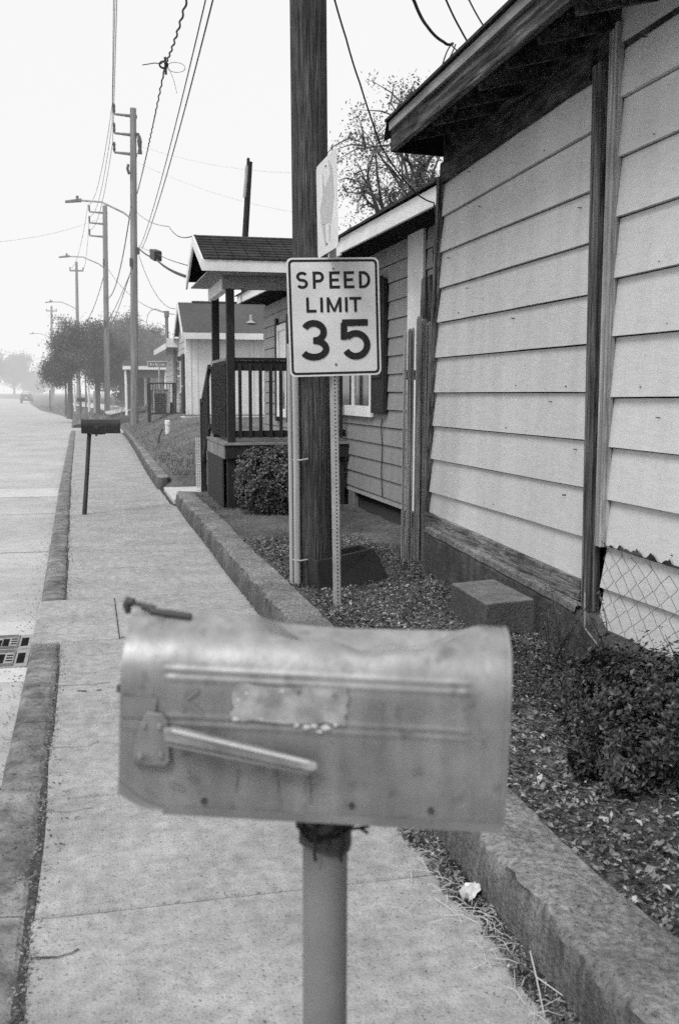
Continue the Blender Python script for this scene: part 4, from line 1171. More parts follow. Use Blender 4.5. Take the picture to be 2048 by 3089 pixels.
# ------------------------------------------------------------------ shrubs
def shrub(name, label, boxes, n, ls, m, loc, dens=.35, stems=6):
    t = thing(name, label, 'shrub', loc)
    g = MB(); got = 0
    while got < n:
        c, r = rnd.choice(boxes)
        d = V((rnd.gauss(0, 1), rnd.gauss(0, 1), rnd.gauss(0, 1))).normalized()
        k = rnd.uniform(dens, 1.0) ** .45
        sup = 1 / max(1e-3, (abs(d.x) ** 3 + abs(d.y) ** 3 + abs(d.z) ** 3)) ** (1 / 3)   # rounded box
        p = V((c[0] + d.x * sup * r[0] * k, c[1] + d.y * sup * r[1] * k, c[2] + d.z * sup * r[2] * k))
        loose = m == 'bush'
        p += V((nz(p.x, p.y, p.z, 5), nz(p.x, p.y, p.z + 9, 5), nz(p.x, p.y, p.z + 17, 5))) * (.13 if loose else .05)
        if p.z < loc[2] + .02: continue
        if nz(p.x, p.y, p.z, 9) < (-.10 if loose else -.28): continue
        g.leaf(p, ls * (rnd.choice((.6, .8, 1, 1.3, 1.8)) if loose else rnd.uniform(.6, 1.35)), d * .8 + V((0, -.1, .35)), .62); got += 1
    shoots = MB()
    for _ in range(stems * 3 if ls < .03 else 4):
        c, r = rnd.choice(boxes)
        d = V((rnd.gauss(0, 1), rnd.gauss(-.3, .8), abs(rnd.gauss(0, .9)))).normalized()
        a0 = V((c[0] + d.x * r[0] * .8, c[1] + d.y * r[1] * .8, c[2] + d.z * r[2] * .8)); e = a0 + (d + V((0, 0, .5))) * rnd.uniform(.08, .22)
        shoots.tube([a0, (a0 + e) / 2 + V((.01, 0, .01)), e], [.003, .0025, .001], 4)
        for i in range(12):
            f = i / 11; g.leaf(a0 + (e - a0) * f + V((rnd.uniform(-1, 1), rnd.uniform(-1, 1), rnd.uniform(-1, 1))) * .018, ls * rnd.uniform(.7, 1.5), (0, -.2, .6), .5)
    g.add(shoots.v, shoots.f)
    build(g, 'foliage', M[m], t)
    for _ in range(stems):
        c, r = rnd.choice(boxes); g = MB()
        g.tube([(c[0] + rnd.uniform(-.1, .1), c[1] + rnd.uniform(-.1, .1), loc[2] - .03), (c[0] + rnd.uniform(-.25, .25) * r[0] * 2, c[1] + rnd.uniform(-.5, .5) * r[1], c[2]), (c[0] + rnd.uniform(-.6, .6) * r[0], c[1] + rnd.uniform(-.6, .6) * r[1], c[2] + r[2] * .8)], [.012, .008, .004], 5)
        build(g, 'stem', M['stem'], t)
    return t
shrub('clipped_hedge', 'dense clipped evergreen hedge growing in front of the railed porch', [((2.05, 12.25, .54), (.40, .36, .41)), ((2.32, 12.22, .54), (.30, .38, .42))], 12000, .038, 'hedge', (2.3, 12.2, .16))
shrub('bush', 'dark leafy bush at the right edge, below the chain link', [((2.16, 3.55, .32), (.34, .40, .27)), ((2.28, 3.40, .34), (.42, .46, .31)), ((1.98, 3.36, .25), (.22, .28, .17)), ((2.22, 3.95, .28), (.22, .26, .20)), ((2.05, 3.75, .42), (.10, .12, .14)), ((2.3, 3.3, .58), (.14, .12, .14)), ((1.84, 3.3, .2), (.14, .2, .08))], 30000, .020, 'bush', (2.15, 3.55, .16), stems=14)
# spindly weed at the house corner
t = thing('weed', 'spindly feathery weed sprouting against the foundation below the trim post', 'plant', (2.33, 4.85, .18))
g = MB(); gs = MB()
for k_ in range(11):
    a = rnd.uniform(0, 2 * PI); l = rnd.uniform(.12, .30); b0 = V((2.33 + rnd.uniform(-.05, .05), 4.85 + rnd.uniform(-.06, .06), .16))
    tip = b0 + V((math.cos(a) * l * .6, math.sin(a) * l * .6 - .05, l * 1.25 + .05))
    pts = [b0, (b0 + tip) / 2 + V((0, 0, .03)), tip]; gs.tube(pts, [.004, .003, .0015], 5)
    for i in range(34):
        s = .25 + .75 * i / 33
        p = b0 + (tip - b0) * s + V((0, 0, .03)) * (1 - abs(2 * s - 1))
        side = V((-math.sin(a), math.cos(a), .2)) * (1 if i % 2 else -1)
        g.leaf(p + side * rnd.uniform(.01, .04), rnd.uniform(.02, .045), (0, -.3, .6), .22)
build(g, 'foliage', M['bush'], t); pieces(gs, 'stem', M['stem'], t, 11)
# scraggly ground plants in front of the bush
t = thing('ground_cover', 'low leafy weeds spreading between the block step and the dark bush', 'plant', (2.2, 4.8, .16))
g = MB()
for _ in range(2600):
    a = rnd.uniform(0, 2 * PI); r_ = rnd.random() ** .6
    x = 2.18 + .30 * r_ * math.cos(a); y = 4.75 + .75 * r_ * math.sin(a)
    g.leaf((x, y, hz(x, y) + rnd.random() * .07 * (1.2 - r_)), rnd.uniform(.012, .034), (0, -.1, .7), .5)
build(g, 'foliage', M['bush'], t)
g = MB(); g.tube([(3.178, 11.20, 1.30), (3.172, 11.24, 1.22), (3.176, 11.2, .98), (3.172, 11.22, .7), (3.176, 11.19, .42)], .006, 6)
tag(build(g, 'hanging_cable', M['wire'], None, loc=(3.178, 11.2, .42)), 'thin dark cable dangling down the grey siding under the window', 'cable')

# ------------------------------------------------------------------ trees
def tree(name, label, base, trunk_top, r0, crown, nb_, leaves, ls, leafm, barkm, group=None, spread=.25, twigs=3, clump=1.0, limb=.42):
    t = thing(name, label, 'tree', base, group)
    gt = MB(); gl = MB()
    b = V(base); tt = V(trunk_top)
    gt.tube([b - V((0, 0, .3)), b + (tt - b) * .5 + V((r0 * .4, 0, 0)), tt], [r0 * 1.25, r0, r0 * .8], 9)
    tips = []
    for i in range(nb_):
        c, r = rnd.choice(crown)
        d = V((rnd.gauss(0, 1), rnd.gauss(0, 1), rnd.gauss(0, 1))).normalized(); k = rnd.random() ** .4
        tip = V((c[0] + d.x * r[0] * k, c[1] + d.y * r[1] * k, c[2] + d.z * r[2] * k))
        s0 = rnd.uniform(.6, 1.0); st = b + (tt - b) * s0
        L_ = (tip - st).length
        pts = [st]
        for j in range(1, 6):
            s = j / 5
            p = st + (tip - st) * s + V((rnd.uniform(-1, 1), rnd.uniform(-1, 1), rnd.uniform(-.6, 1))) * L_ * .075 * (1 if j < 5 else 0) + V((0, 0, L_ * .13 * math.sin(s * PI)))
            pts.append(p)
        gt.tube(pts, [r0 * limb * (1 - .88 * j / 5) + .004 for j in range(6)], 6)
        tips.append(pts[-1]); tips.append(pts[4])
        for _ in range(twigs):
            q = pts[rnd.randint(2, 5)]; e = q + V((rnd.gauss(0, 1), rnd.gauss(0, 1), rnd.gauss(.1, .8))) * L_ * .13
            gt.tube([q, (q + e) / 2 + V((0, 0, .02 * L_)), e], [r0 * .10 + .004, r0 * .07 + .003, .003], 4); tips.append(e)
    for _ in range(leaves):
        c = rnd.choice(tips)
        p = c + V((rnd.gauss(0, 1), rnd.gauss(0, 1), rnd.gauss(0, .8))) * spread * rnd.uniform(.3, 1) * clump
        gl.leaf(p, ls * rnd.uniform(.6, 1.3), None, .5)
    build(gt, 'trunk', M[barkm], t, smooth_=True); build(gl, 'crown', M[leafm], t)
    return t
tree('pecan_tree', 'thinly leaved spreading tree rising behind the grey house roof', (5.5, 17.4, .3), (5.35, 17.1, 4.2), .13,
     [((4.6, 17, 5.0), (.75, .9, .35)), ((4.45, 17, 5.5), (.5, .9, .4)), ((5.0, 17, 5.9), (.6, .9, .6)), ((5.6, 17.2, 5.2), (.7, .9, .8)), ((5.5, 17.2, 6.2), (.6, .8, .5)), ((5.9, 17.2, 5.6), (.5, .8, .7))], 30, 10500, .052, 'treeleaf', 'bark', spread=.16, twigs=6, limb=.27)
tg = 'trees beyond the side street'
tree('evergreen_tree', 'dark spiky evergreen tree nearest the road, beyond the far mailbox', (-1.05, 60, .4), (-1.0, 60, 3.2), .14, [((-1.2, 60, 3.4), (1.35, 1.3, 1.5)), ((-.7, 60, 4.3), (.9, 1, 1.1)), ((-1.7, 60, 2.8), (.9, .9, .8))], 80, 34000, .12, 'fartree', 'bark', tg, .34)
tree('evergreen_tree', 'dark evergreen tree filling the gap right of the one nearest the road', (.45, 63, .6), (.5, 63, 3.4), .16, [((.4, 63, 3.4), (1.3, 1.2, 1.5)), ((.6, 63, 4.7), (1.0, 1, 1.1)), ((1.2, 63, 3.2), (1.1, 1, 1.3))], 80, 34000, .13, 'fartree', 'bark', tg, .38)
tree('hazy_tree', 'tall hazy tree rising behind the first far utility pole', (2.6, 84, .8), (2.6, 84, 4), .25, [((2.5, 84, 4.8), (2.2, 2, 2.4)), ((2.7, 84, 6.4), (1.6, 1.6, 1.3)), ((1.2, 84, 4.2), (1.5, 1.5, 1.8))], 70, 30000, .17, 'fartree', 'bark', tg, .5)
tree('hazy_tree', 'broad hazy tree behind the carport and street name sign', (5.4, 88, .8), (5.4, 88, 4), .25, [((5.2, 88, 4.4), (2.4, 2, 2.2)), ((5.9, 88, 5.2), (2.0, 2, 1.4)), ((4.2, 88, 5.6), (1.4, 1.4, 1.2))], 70, 30000, .17, 'fartree', 'bark', tg, .5)
tree('hazy_tree', 'faint tree seen low between the evergreens and the carport', (2.2, 70, .8), (2.2, 70, 2.2), .15, [((2.2, 70, 2.6), (1.4, 1.3, 1.5)), ((3.3, 70, 2.8), (1.3, 1.2, 1.4)), ((1.5, 70, 3.4), (1.1, 1, 1.3))], 50, 20000, .14, 'fartree', 'bark', tg, .42)
og = 'trees across the road in the fog'
for x, y, h, w, lb in ((-25, 285, 13.0, 5, 'pale fog-bound tree at the left edge across the road'), (-20.5, 310, 13.0, 7, 'second faint tree across the road, right of the left edge tree'), (-16.0, 330, 8.0, 5, 'faintest low tree where the street vanishes')):
    tree('foggy_tree', lb, (x, y, 0), (x, y, h * .35), .3, [((x, y, h * .55), (w * .75, w * .7, h * .38)), ((x + w * .2, y, h * .7), (w * .5, w * .5, h * .22))], 40, 9000, .7, 'fartree', 'bark', og, 1.2, 2)
tree('foggy_tree', 'small pale tree behind the parked car at the bend', (-6.5, 205, .5), (-6.4, 205, 3), .2, [((-6.4, 205, 4.2), (2.6, 2, 2.6))], 24, 4500, .45, 'fartree', 'bark', og, .8, 2)
t = thing('fog_treeline', 'low pale band of scrub lining the far side of the road', 'scrub', (-24, 150, 0)); 
g = MB()
for _ in range(9000):
    y = rnd.uniform(110, 300); o = 1.5 + abs(rnd.gauss(0, 4)); x = rx(y) - 8.2 - o
    g.leaf((x, y, .1 + rnd.random() ** 1.5 * (1.2 + 1.1 * nz(y, o, 0, .1))), rnd.uniform(.2, .5), None, .6)
sc_ = build(g, 'foliage', M['fartree'], t)

# ------------------------------------------------------------------ far utility poles
pg = 'utility poles along the street'
def insul(g, x, y, z, h=.32):
    g.tube([(x, y, z), (x, y, z + h * .3), (x, y, z + h * .5), (x, y, z + h * .75), (x, y, z + h)], [.03, .055, .04, .055, .03], 8)
def upole(label, xb, xt, y, zb_, zt_, r0, r1, arms, alen, lampz=None, cross=None, lamplen=1.9):
    t = thing('utility_pole', label, 'utility pole', (xb, y, zb_), pg)
    g = MB(); m = 5
    g.tube([(xb + (xt - xb) * i / m, y, zb_ - .4 + (zt_ - zb_ + .4) * i / m) for i in range(m + 1)], [r0 + (r1 - r0) * i / m for i in range(m + 1)], 14, wob=.04)
    build(g, 'shaft', M['polefar'], t, smooth_=True)
    for z in arms:
        g = MB(); x0 = xb + (xt - xb) * (z - zb_) / (zt_ - zb_)
        g.tube([(x0 + .14, y, z - .05), (x0 - .12, y, z - .02), (x0 - alen, y, z + .01)], [.075, .06, .038], 8)
        a = build(g, 'cross_arm', M['polefar'], t)
        g = MB(); insul(g, x0 - alen, y, z + .02, .36); build(g, 'insulator', M['darkmetal'], a)
    if cross:
        z, w = cross; x0 = xb + (xt - xb) * (z - zb_) / (zt_ - zb_)
        g = MB(); g.box(x0 - w / 2, x0 + w / 2, y - .06, y + .06, z - .06, z + .06); a = build(g, 'cross_arm', M['polefar'], t)
        g = MB()
        for s in (-1, 1): insul(g, x0 + s * w * .46, y, z + .06, .22)
        pieces(g, 'insulator', M['darkmetal'], a, 2)
    if lampz:
        x0 = xb + (xt - xb) * (lampz - zb_) / (zt_ - zb_)
        g = MB(); g.tube([(x0, y, lampz - .25), (x0 - .35, y, lampz + .02), (x0 - lamplen * .62, y, lampz + .38), (x0 - lamplen, y, lampz + .40)], .035, 8)
        a = build(g, 'lamp_arm', M['galv'], t, smooth_=True)
        g = MB(); g.hexa([(x0 - lamplen - .58, y - .1, lampz + .30), (x0 - lamplen, y - .12, lampz + .36), (x0 - lamplen, y + .12, lampz + .36), (x0 - lamplen - .58, y + .1, lampz + .30), (x0 - lamplen - .58, y - .1, lampz + .36), (x0 - lamplen, y - .12, lampz + .46), (x0 - lamplen, y + .12, lampz + .46), (x0 - lamplen - .58, y + .1, lampz + .36)])
        g.tube([(x0 - lamplen - .15, y, lampz + .42), (x0 - lamplen - .15, y, lampz + .56)], .05, 8)
        build(g, 'lamp_head', M['polefar'], a)
    return t
p1 = upole('tall weathered pole with three short arms and a street lamp beside the carport', 1.66, 1.86, 40, .70, 11.87, .15, .115, (11.62, 10.95, 10.27), .68, 8.12, None, 1.85)
g = MB(); g.tube([(2.05, 39.9, 10.9), (2.06, 39.9, 10.7), (2.07, 39.9, 10.45), (2.06, 39.9, 10.25)], [.05, .09, .06, .09], 8); g.box(1.90, 2.06, 39.86, 39.94, 10.9, 10.98); build(g, 'cutout_fuse', M['darkmetal'], p1)
g = MB(); g.tube([(1.64, 39.9, 9.85), (1.60, 39.85, 9.7), (1.66, 39.85, 9.5)], .05, 8); g.box(1.60, 1.70, 39.82, 39.9, 6.2, 6.5); g.box(1.86, 1.98, 39.85, 39.95, 6.65, 6.9); build(g, 'cable_clamps', M['darkmetal'], p1)
p2 = upole('second lamp pole in the row, hazier, with three arms', 1.02, 1.17, 61, .80, 11.92, .17, .13, (11.55, 10.95, 10.25), .85, 8.7, None, 1.95)
g = MB(); g.box(.98, 1.06, 60.85, 60.95, 8.6, 9.0); g.box(.93, 1.03, 60.8, 60.9, 5.3, 5.6); pieces(g, 'cable_clamp', M['darkmetal'], p2, 2)
upole('third pole in the row with one crossarm and pointed top, half lost in haze', -.80, -.66, 88, .6, 11.99, .18, .10, (), .8, 8.4, (11.3, 1.1), 1.9)
upole('farthest faint pole standing above the dark evergreen tree', -4.4, -4.05, 132, .5, 11.9, .2, .12, (), .8, 8.2, (11.3, 1.25), 2.0)

# ------------------------------------------------------------------ wires
def wire(pts, r, label, n=24, sag=0.0, m='wire', braid=0.0, name='overhead_wire', group='overhead wires along the street'):
    pts = [V(p) for p in pts]; out = []
    for a, b in zip(pts, pts[1:]):
        L_ = (b - a).length
        for i in range(n):
            s = i / n; p = a + (b - a) * s; p = p.copy(); p.z -= sag * 4 * s * (1 - s)
            if braid: p.x += braid * math.sin(L_ * s * 9); p.z += braid * math.cos(L_ * s * 9) * .6
            out.append(p)
    out.append(pts[-1])
    g = MB(); g.tube(out, r, 5)
    o = build(g, name, M[m], None, loc=pts[0]); tag(o, label, 'wire', group)
    return o
for i, (x0, z0, x1, z1, lb) in enumerate(((.86, 13.10, 1.12, 11.98, 'thin conductor running from the top arm of the first lamp pole overhead'), (.90, 12.55, 1.10, 11.31, 'thin conductor running overhead from the middle arm of the first lamp pole'), (.93, 12.1, 1.10, 10.63, 'thin conductor running overhead from the lowest arm of the first lamp pole'))):
    wire([(x0, 24, z0), (x1, 40, z1)], .011, lb, 12, .12, 'wirefar')
    x2 = (.25, .31, .27)[i]; z2 = (11.93, 11.31, 10.6)[i]
    wire([(x1, 40, z1), (x2, 61, z2)], .011, ('fine wire sagging from the top arm of the first lamp pole to the second', 'fine wire sagging from the middle arm of the first lamp pole to the second', 'fine wire sagging from the lowest arm of the first lamp pole to the second')[i], 16, .9, 'wirefar')
    if i < 2: wire([(x2, 61, z2), ((-1.15, -.2)[i], 88, 11.5)], .012, ('faint wire from the second lamp pole to the left of the third crossarm', 'faint wire from the second lamp pole to the right of the third crossarm')[i], 16, .9, 'wirefar')
wire([(1.40, 13.5, 6.75), (1.56, 20.4, 7.68), (1.93, 39.95, 8.83)], .016, 'thick twisted cable climbing from the first lamp pole out of the top', 60, .10, braid=.013)
t = thing('cable_splice', 'knotted splice with loose loops on the thick twisted cable', 'cable fitting', (1.58, 20.4, 7.6), )
c = V((1.555, 20.42, 7.66)); g = MB()
g.tube([c + V((math.cos(a) * .075 - .03, 0, math.sin(a) * .06)) for a in [2 * PI * i / 14 for i in range(15)]], .02, 6)
g.tube([c + V((.0, 0, .14)), c + V((.01, 0, -.17))], .026, 6); build(g, 'splice_ring', M['wire'], t)
g = MB()
g.tube([c + V((.03 + .17 * (1 - math.cos(a)), 0, .09 * math.sin(a) - .03)) for a in [2 * PI * i / 18 for i in range(19)]], .005, 4)
g.tube([c + V(p) for p in ((-.05, 0, .02), (-.2, 0, .02), (-.42, 0, -.03))], .009, 4); g.tube([c + V(p) for p in ((.05, 0, -.02), (.15, 0, -.25), (.21, 0, -.5))], .004, 4)
build(g, 'loose_loops', M['wire'], t)
wire([(1.62, 13.8, 6.72), (2.02, 40, 6.98)], .010, 'left of two parallel wires slanting from the first lamp pole to the top', 24, .28)
wire([(1.73, 13.8, 6.78), (2.08, 40, 6.88)], .012, 'right of two parallel wires slanting from the first lamp pole to the top', 24, .28)
wire([(1.93, 39.7, 6.86), (1.92, 30, 5.30), (1.37, 14.6, 3.16)], .024, 'thick black service cable from the first lamp pole to the porch gable', 18, .06)
wire([(1.93, 39.7, 6.95), (1.92, 30, 5.45), (1.39, 14.5, 3.30)], .007, 'thin support strand above the thick service cable to the porch', 18, .03)
g = MB(); g.beam((1.930, 31.2, 5.58), (1.915, 28.9, 5.22), .20, .26)
tag(build(g, 'splice_box', M['wire'], None, loc=(1.92, 30, 5.3)), 'black splice box hanging on the cable to the porch', 'cable fitting')
wire([(1.88, 40, 8.22), (1.92, 25, 5.42), (1.385, 13.7, 3.60)], .008, 'thin wire falling from the first lamp pole to the porch ridge', 18, .12)
wire([(1.70, 39.9, 8.35), (1.02, 60.9, 6.9)], .022, 'drooping dark cable linking the first and second lamp poles', 20, 1.1)
wire([(1.02, 61, 8.1), (-.72, 88, 7.0)], .022, 'drooping cable linking the second and third poles', 20, .9, 'wirefar')
wire([(1.72, 39.9, 6.3), (1.06, 61, 4.9)], .016, 'low slack wire leaning from the first lamp pole to the second', 20, .3)
wire([(1.72, 39.9, 6.2), (.2, 61, 4.0), (-.75, 88, 6.2)], .014, 'low slack wire crossing behind the second lamp pole', 20, .3, 'wirefar')
wire([(1.95, 39.9, 6.6), (2.9, 35.5, 4.35)], .010, 'service wire from the first lamp pole to the white house mast', 16, .5)
wire([(1.06, 61, 8.8), (2.9, 36, 4.2)], .012, 'long service wire from the second lamp pole to the white house', 16, .6, 'wirefar')
wire([(1.10, 61, 5.4), (3.1, 43, 3.3)], .012, 'faint wire falling from the second lamp pole behind the white house eave', 16, .4, 'wirefar')
wire([(-12, 46, 6.6), (-3.69, 50, 8.3), (1.1, 61, 11.3)], .006, 'faint wire crossing the sky from the left edge to the second lamp pole', 16, .2, 'wirefar')
wire([(1.90, 40, 10.6), (9, 36, 9.2)], .0028, 'barely visible lateral wire right of the first lamp pole', 16, .4, 'wirefar')
wire([(1.90, 40, 10.0), (9, 36, 7.6)], .0028, 'barely visible lower lateral wire right of the first lamp pole', 16, .4, 'wirefar')
wire([(1.44, 6.3, 4.05), (1.66, 6.75, 3.85), (1.814, 7.0, 3.66), (2.079, 7.4, 3.345), (2.398, 7.8, 3.175), (2.60, 8.0, 3.105)], .0062, 'dark drop wire passing right of the wooden pole to the grey house eave', 8, .012)
wire([(2.60, 8.0, 3.105), (2.70, 8.06, 3.09), (2.72, 8.07, 3.00), (2.74, 8.07, 3.03), (2.755, 8.07, 3.10)], .006, 'small drip loop at the grey house eave corner', 6, .004)
wire([(2.745, 8.07, 3.14), (2.74, 8.07, 2.96), (2.70, 8.07, 2.72), (2.72, 8.1, 2.55), (2.80, 8.2, 2.44)], .006, 'thin wire trailing down from the drip loop to the fence post', 8, .0)
g = MB(); g.tube([(2.73, 8.06, 3.19), (2.73, 8.05, 3.11)], .012, 8); g.tube([(2.715, 8.05, 3.15), (2.75, 8.05, 3.15)], .008, 6)
tag(build(g, 'wire_insulator', M['pvc'], None, loc=(2.73, 8.06, 3.1)), 'small wire holder screwed to the grey house fascia end', 'cable fitting')
wire([(1.62, 5.4, 3.78), (1.74, 5.55, 3.66), (1.955, 6.0, 3.705), (2.20, 6.4, 3.755), (2.291, 6.5, 3.785)], .0095, 'thick service cable drooping over the near house roof edge', 8, .012)
wire([(2.291, 6.5, 3.785), (2.22, 6.4, 3.70), (2.15, 6.28, 3.58), (2.118, 6.2, 3.50)], .0045, 'left thin tail looping from the service cable end to the drip edge', 8, -.005)
wire([(2.31, 6.5, 3.78), (2.25, 6.42, 3.68), (2.165, 6.28, 3.56), (2.124, 6.2, 3.50)], .0045, 'right thin tail looping from the service cable end to the drip edge', 8, .004)
wire([(2.28, 6.5, 3.775), (2.40, 6.5, 3.68), (2.46, 6.5, 3.63)], .004, 'short thin strand running from the service cable end to the shingles', 8, .0)
wire([(1.95, 5.85, 3.96), (2.072, 6, 3.854), (2.25, 6.25, 3.79), (2.44, 6.5, 3.74), (2.50, 6.6, 3.70)], .006, 'middle wire dropping behind the near house roof edge', 8, .006)
wire([(2.47, 6.85, 4.25), (2.582, 7, 4.243), (2.91, 7.5, 4.226), (3.2, 7.9, 4.2)], .006, 'rightmost thin wire dropping behind the near house roof', 8, .01)

# ------------------------------------------------------------------ second mailbox and its kin
def mailbox2(label, x, y, zb_, L_, h, w, px_, pz0_, lean, post_r, loc):
    t = thing('mailbox', label, 'mailbox', loc)
    r = w / 2; side = h - r
    pr_ = [(0, 0), (0, side)] + [(r - r * math.cos(PI * i / 14), side + r * math.sin(PI * i / 14)) for i in range(1, 14)] + [(w, side), (w, 0)]
    g = MB(); g.prism([(x + .015, y + a, zb_ + b) for a, b in pr_], (L_ - .02, 0, 0)); bd = build(g, 'body', M['mailblack'], t, bevel=.003)
    g = MB(); g.prism([(x, y - .004 + a * 1.04, zb_ + .005 + b * 1.02) for a, b in pr_], (.022, 0, 0)); build(g, 'door', M['mailblack'], t)
    g = MB(); g.prism([(x + L_ - .006, y - .004 + a * 1.04, zb_ - .001 + b * 1.02) for a, b in pr_], (.012, 0, 0)); build(g, 'end_rim', M['mailblack'], t)
    g = MB(); g.tube([(px_, y + w / 2, pz0_ - .06), (px_ + lean * .5 + .006, y + w / 2, (pz0_ + zb_) / 2), (px_ + lean, y + w / 2, zb_ - .004)], [post_r * 1.1, post_r, post_r], 12, wob=.12); build(g, 'post', M['darkmetal'], t, smooth_=True)
    return t, bd
t, bd = mailbox2('black mailbox on a thin leaning post where the walk meets the kerb', -.105, 13.88, 1.062, .49, .188, .17, -.10, 0, .095, .028, (-.1, 13.97, 0))
g = MB(); g.add([(.055 + u, 13.875, 1.125 + v) for u, v in ((0, .012), (.03, 0), (.06, -.004), (.062, .03), (.11, .025), (.115, .06), (.06, .062), (.05, .05), (.005, .05))], [tuple(range(9))])
build(g, 'peeled_patch', M['darkmetal'], bd)
g = MB(); g.box(.02, .20, 13.86, 14.07, 1.050, 1.060); g.box(.07, .10, 13.85, 13.87, 1.03, 1.06); build(g, 'mounting_plate', M['darkmetal'], t)
mailbox2('small dark mailbox in the distance past the side street', -.70, 65, 1.02, .48, .24, .2, -.46, .42, 0, .05, (-.46, 65.1, .4))
t = thing('marker_post', 'thin dark post on the far verge left of the distant mailbox', 'post', (-2.95, 85, .2)); g = MB(); g.box(-2.99, -2.90, 84.95, 85.05, .1, 1.75); build(g, 'shaft', M['darkmetal'], t)
for i, (x, y, h, lb) in enumerate(((.02, 66, 1.9, 'tall white post right of the evergreen trunks'), (-.83, 66.5, 1.3, 'white post between the evergreen trunks'), (.32, 62, .9, 'short white post in the grass beyond the distant mailbox'), (2.2, 62, .9, 'white post standing alone left of the carport'), (2.75, 62, .75, 'small white post beside the carport support'))):
    g = MB(); g.tube([(x, y, .4), (x, y, .75 + h)], [.07, .06], 10); tag(build(g, 'white_post', M['white'], None, loc=(x, y, .4)), lb, 'post', 'white posts on the far verge')
for i, (x, y, lb) in enumerate(((-1.35, 64, 'leftmost thin dark sapling trunk under the evergreens'), (-.55, 67, 'middle thin dark sapling trunk under the evergreens'), (-.2, 69, 'right thin dark sapling trunk under the evergreens'))):
    t = thing('sapling', lb, 'tree', (x, y, .4), 'saplings under the evergreens'); g = MB(); g.tube([(x, y, .2), (x + .05, y, 1.5), (x + .02, y, 2.9)], [.07, .06, .04], 8); build(g, 'trunk', M['bark'], t)

# lawn odds and ends
t = thing('cleanout_pipe', 'white plastic cleanout pipe with cap standing in the lawn', 'pipe', (2.04, 28.3, .45)); zg = hz(2.04, 28.3)
g = MB(); g.tube([(2.04, 28.3, zg - .05), (2.04, 28.3, zg + .34)], .062, 16); build(g, 'shaft', M['white'], t, smooth_=True)
g = MB(); g.tube([(2.04, 28.3, zg + .30), (2.04, 28.3, zg + .40), (2.04, 28.3, zg + .42)], [.074, .074, .05], 16); build(g, 'cap', M['white'], t)
g = MB(); zg = hz(1.75, 26.5); g.tube([(1.68, 26.5, zg), (1.70, 26.5, zg + .22), (1.79, 26.5, zg + .40)], .022, 8)
tag(build(g, 'bent_rod', M['darkmetal'], None, loc=(1.7, 26.5, zg)), 'bent black rod sticking out of the lawn left of the white pipe', 'rod')
g = MB(); g.box(2.6, 4.6, 24.0, 24.6, .5, .70); tag(build(g, 'concrete_slab', M['kerb'], None, bevel=.02, loc=(3.6, 24.3, .5)), 'low broken concrete slab in the lawn behind the porch', 'slab')
g = MB(); g.box(2.7, 5.5, 31.2, 32.3, .6, .86); tag(build(g, 'concrete_step', M['patch'], None, bevel=.02, loc=(4, 31.7, .6)), 'pale concrete step at the foot of the white house', 'step')

# ------------------------------------------------------------------ house C (white)
hC = thing('wooden_house', 'small white house with shingled gable roof beyond the porch', 'house', (5, 36, .7), 'houses along the sidewalk')
g = MB(); g.box(3.02, 9, 33.0, 35.6, .5, 3.45); build(g, 'wall', M['whiteC'], hC)
g = MB()
for x in (3.04, 3.95, 5.0, 5.38, 6.6): g.box(x, x + .10, 32.965, 32.995, .75, 3.4)
g.box(3.3, 3.34, 32.97, 32.995, .75, 3.4)
pieces(g, 'batten', M['white'], hC, 6)
g = MB(); zs = [3.4 - .2 * i for i in range(14)]
courses(g, 3.01, [(42, z) for z in zs], [(33.05, z) for z in zs], 0, 1, dx=.012, gap=-.01); build(g, 'lap_siding', M['sidingC'], hC)
g = MB(); g.box(3.05, 9, 35.6, 42, .5, 3.4); build(g, 'wall_core', M['sidingC'], hC)
g = MB(); g.box(2.985, 3.015, 33.0, 33.35, .7, 3.3); build(g, 'corner_board', M['white'], hC)
g = MB(); g.box(2.93, 2.99, 33.55, 34.25, .80, 2.80); d_ = build(g, 'door', M['blackpaint'], hC)
g = MB(); g.box(2.88, 2.93, 33.62, 33.68, 1.75, 1.82); build(g, 'handle', M['galv'], d_)
g = MB(); g.box(2.955, 3.0, 34.9, 35.9, 1.55, 2.7); w_ = build(g, 'window', M['white'], hC)
g = MB(); g.box(2.945, 2.953, 35.0, 35.8, 1.63, 2.1); g.box(2.945, 2.953, 35.0, 35.8, 2.16, 2.62); build(g, 'pane', M['glass'], w_)
g = MB(); g.box(2.82, 2.96, 34.25, 34.5, 2.60, 2.74); build(g, 'porch_lamp', M['darkmetal'], hC)
g = MB()
g.add([(2.86, 32.55, 3.42), (9.3, 32.55, 3.42), (9.3, 34.1, 4.45), (2.86, 34.1, 4.45), (9.3, 36.0, 3.45), (2.86, 36.0, 3.45)], [(0, 1, 2, 3), (3, 2, 4, 5)])
rC = build(g, 'roof', M['shingleC'], hC)
g = MB(); g.box(3.3, 9.2, 34.05, 34.15, 4.45, 4.50); build(g, 'ridge_cap', M['shingle'], rC)
g = MB(); g.tube([(5.05, 33.1, 3.75), (5.05, 33.1, 4.02)], .05, 10); g.tube([(5.05, 33.1, 3.76), (5.05, 33.1, 3.84)], [.18, .06], 10); build(g, 'vent_pipe', M['galv'], rC)
g = MB(); g.box(2.88, 9.3, 32.53, 32.56, 3.22, 3.41)
g.hexa([(2.83, 32.55, 3.22), (2.86, 32.55, 3.22), (2.86, 34.1, 4.24), (2.83, 34.1, 4.24), (2.83, 32.55, 3.41), (2.86, 32.55, 3.41), (2.86, 34.1, 4.44), (2.83, 34.1, 4.44)])
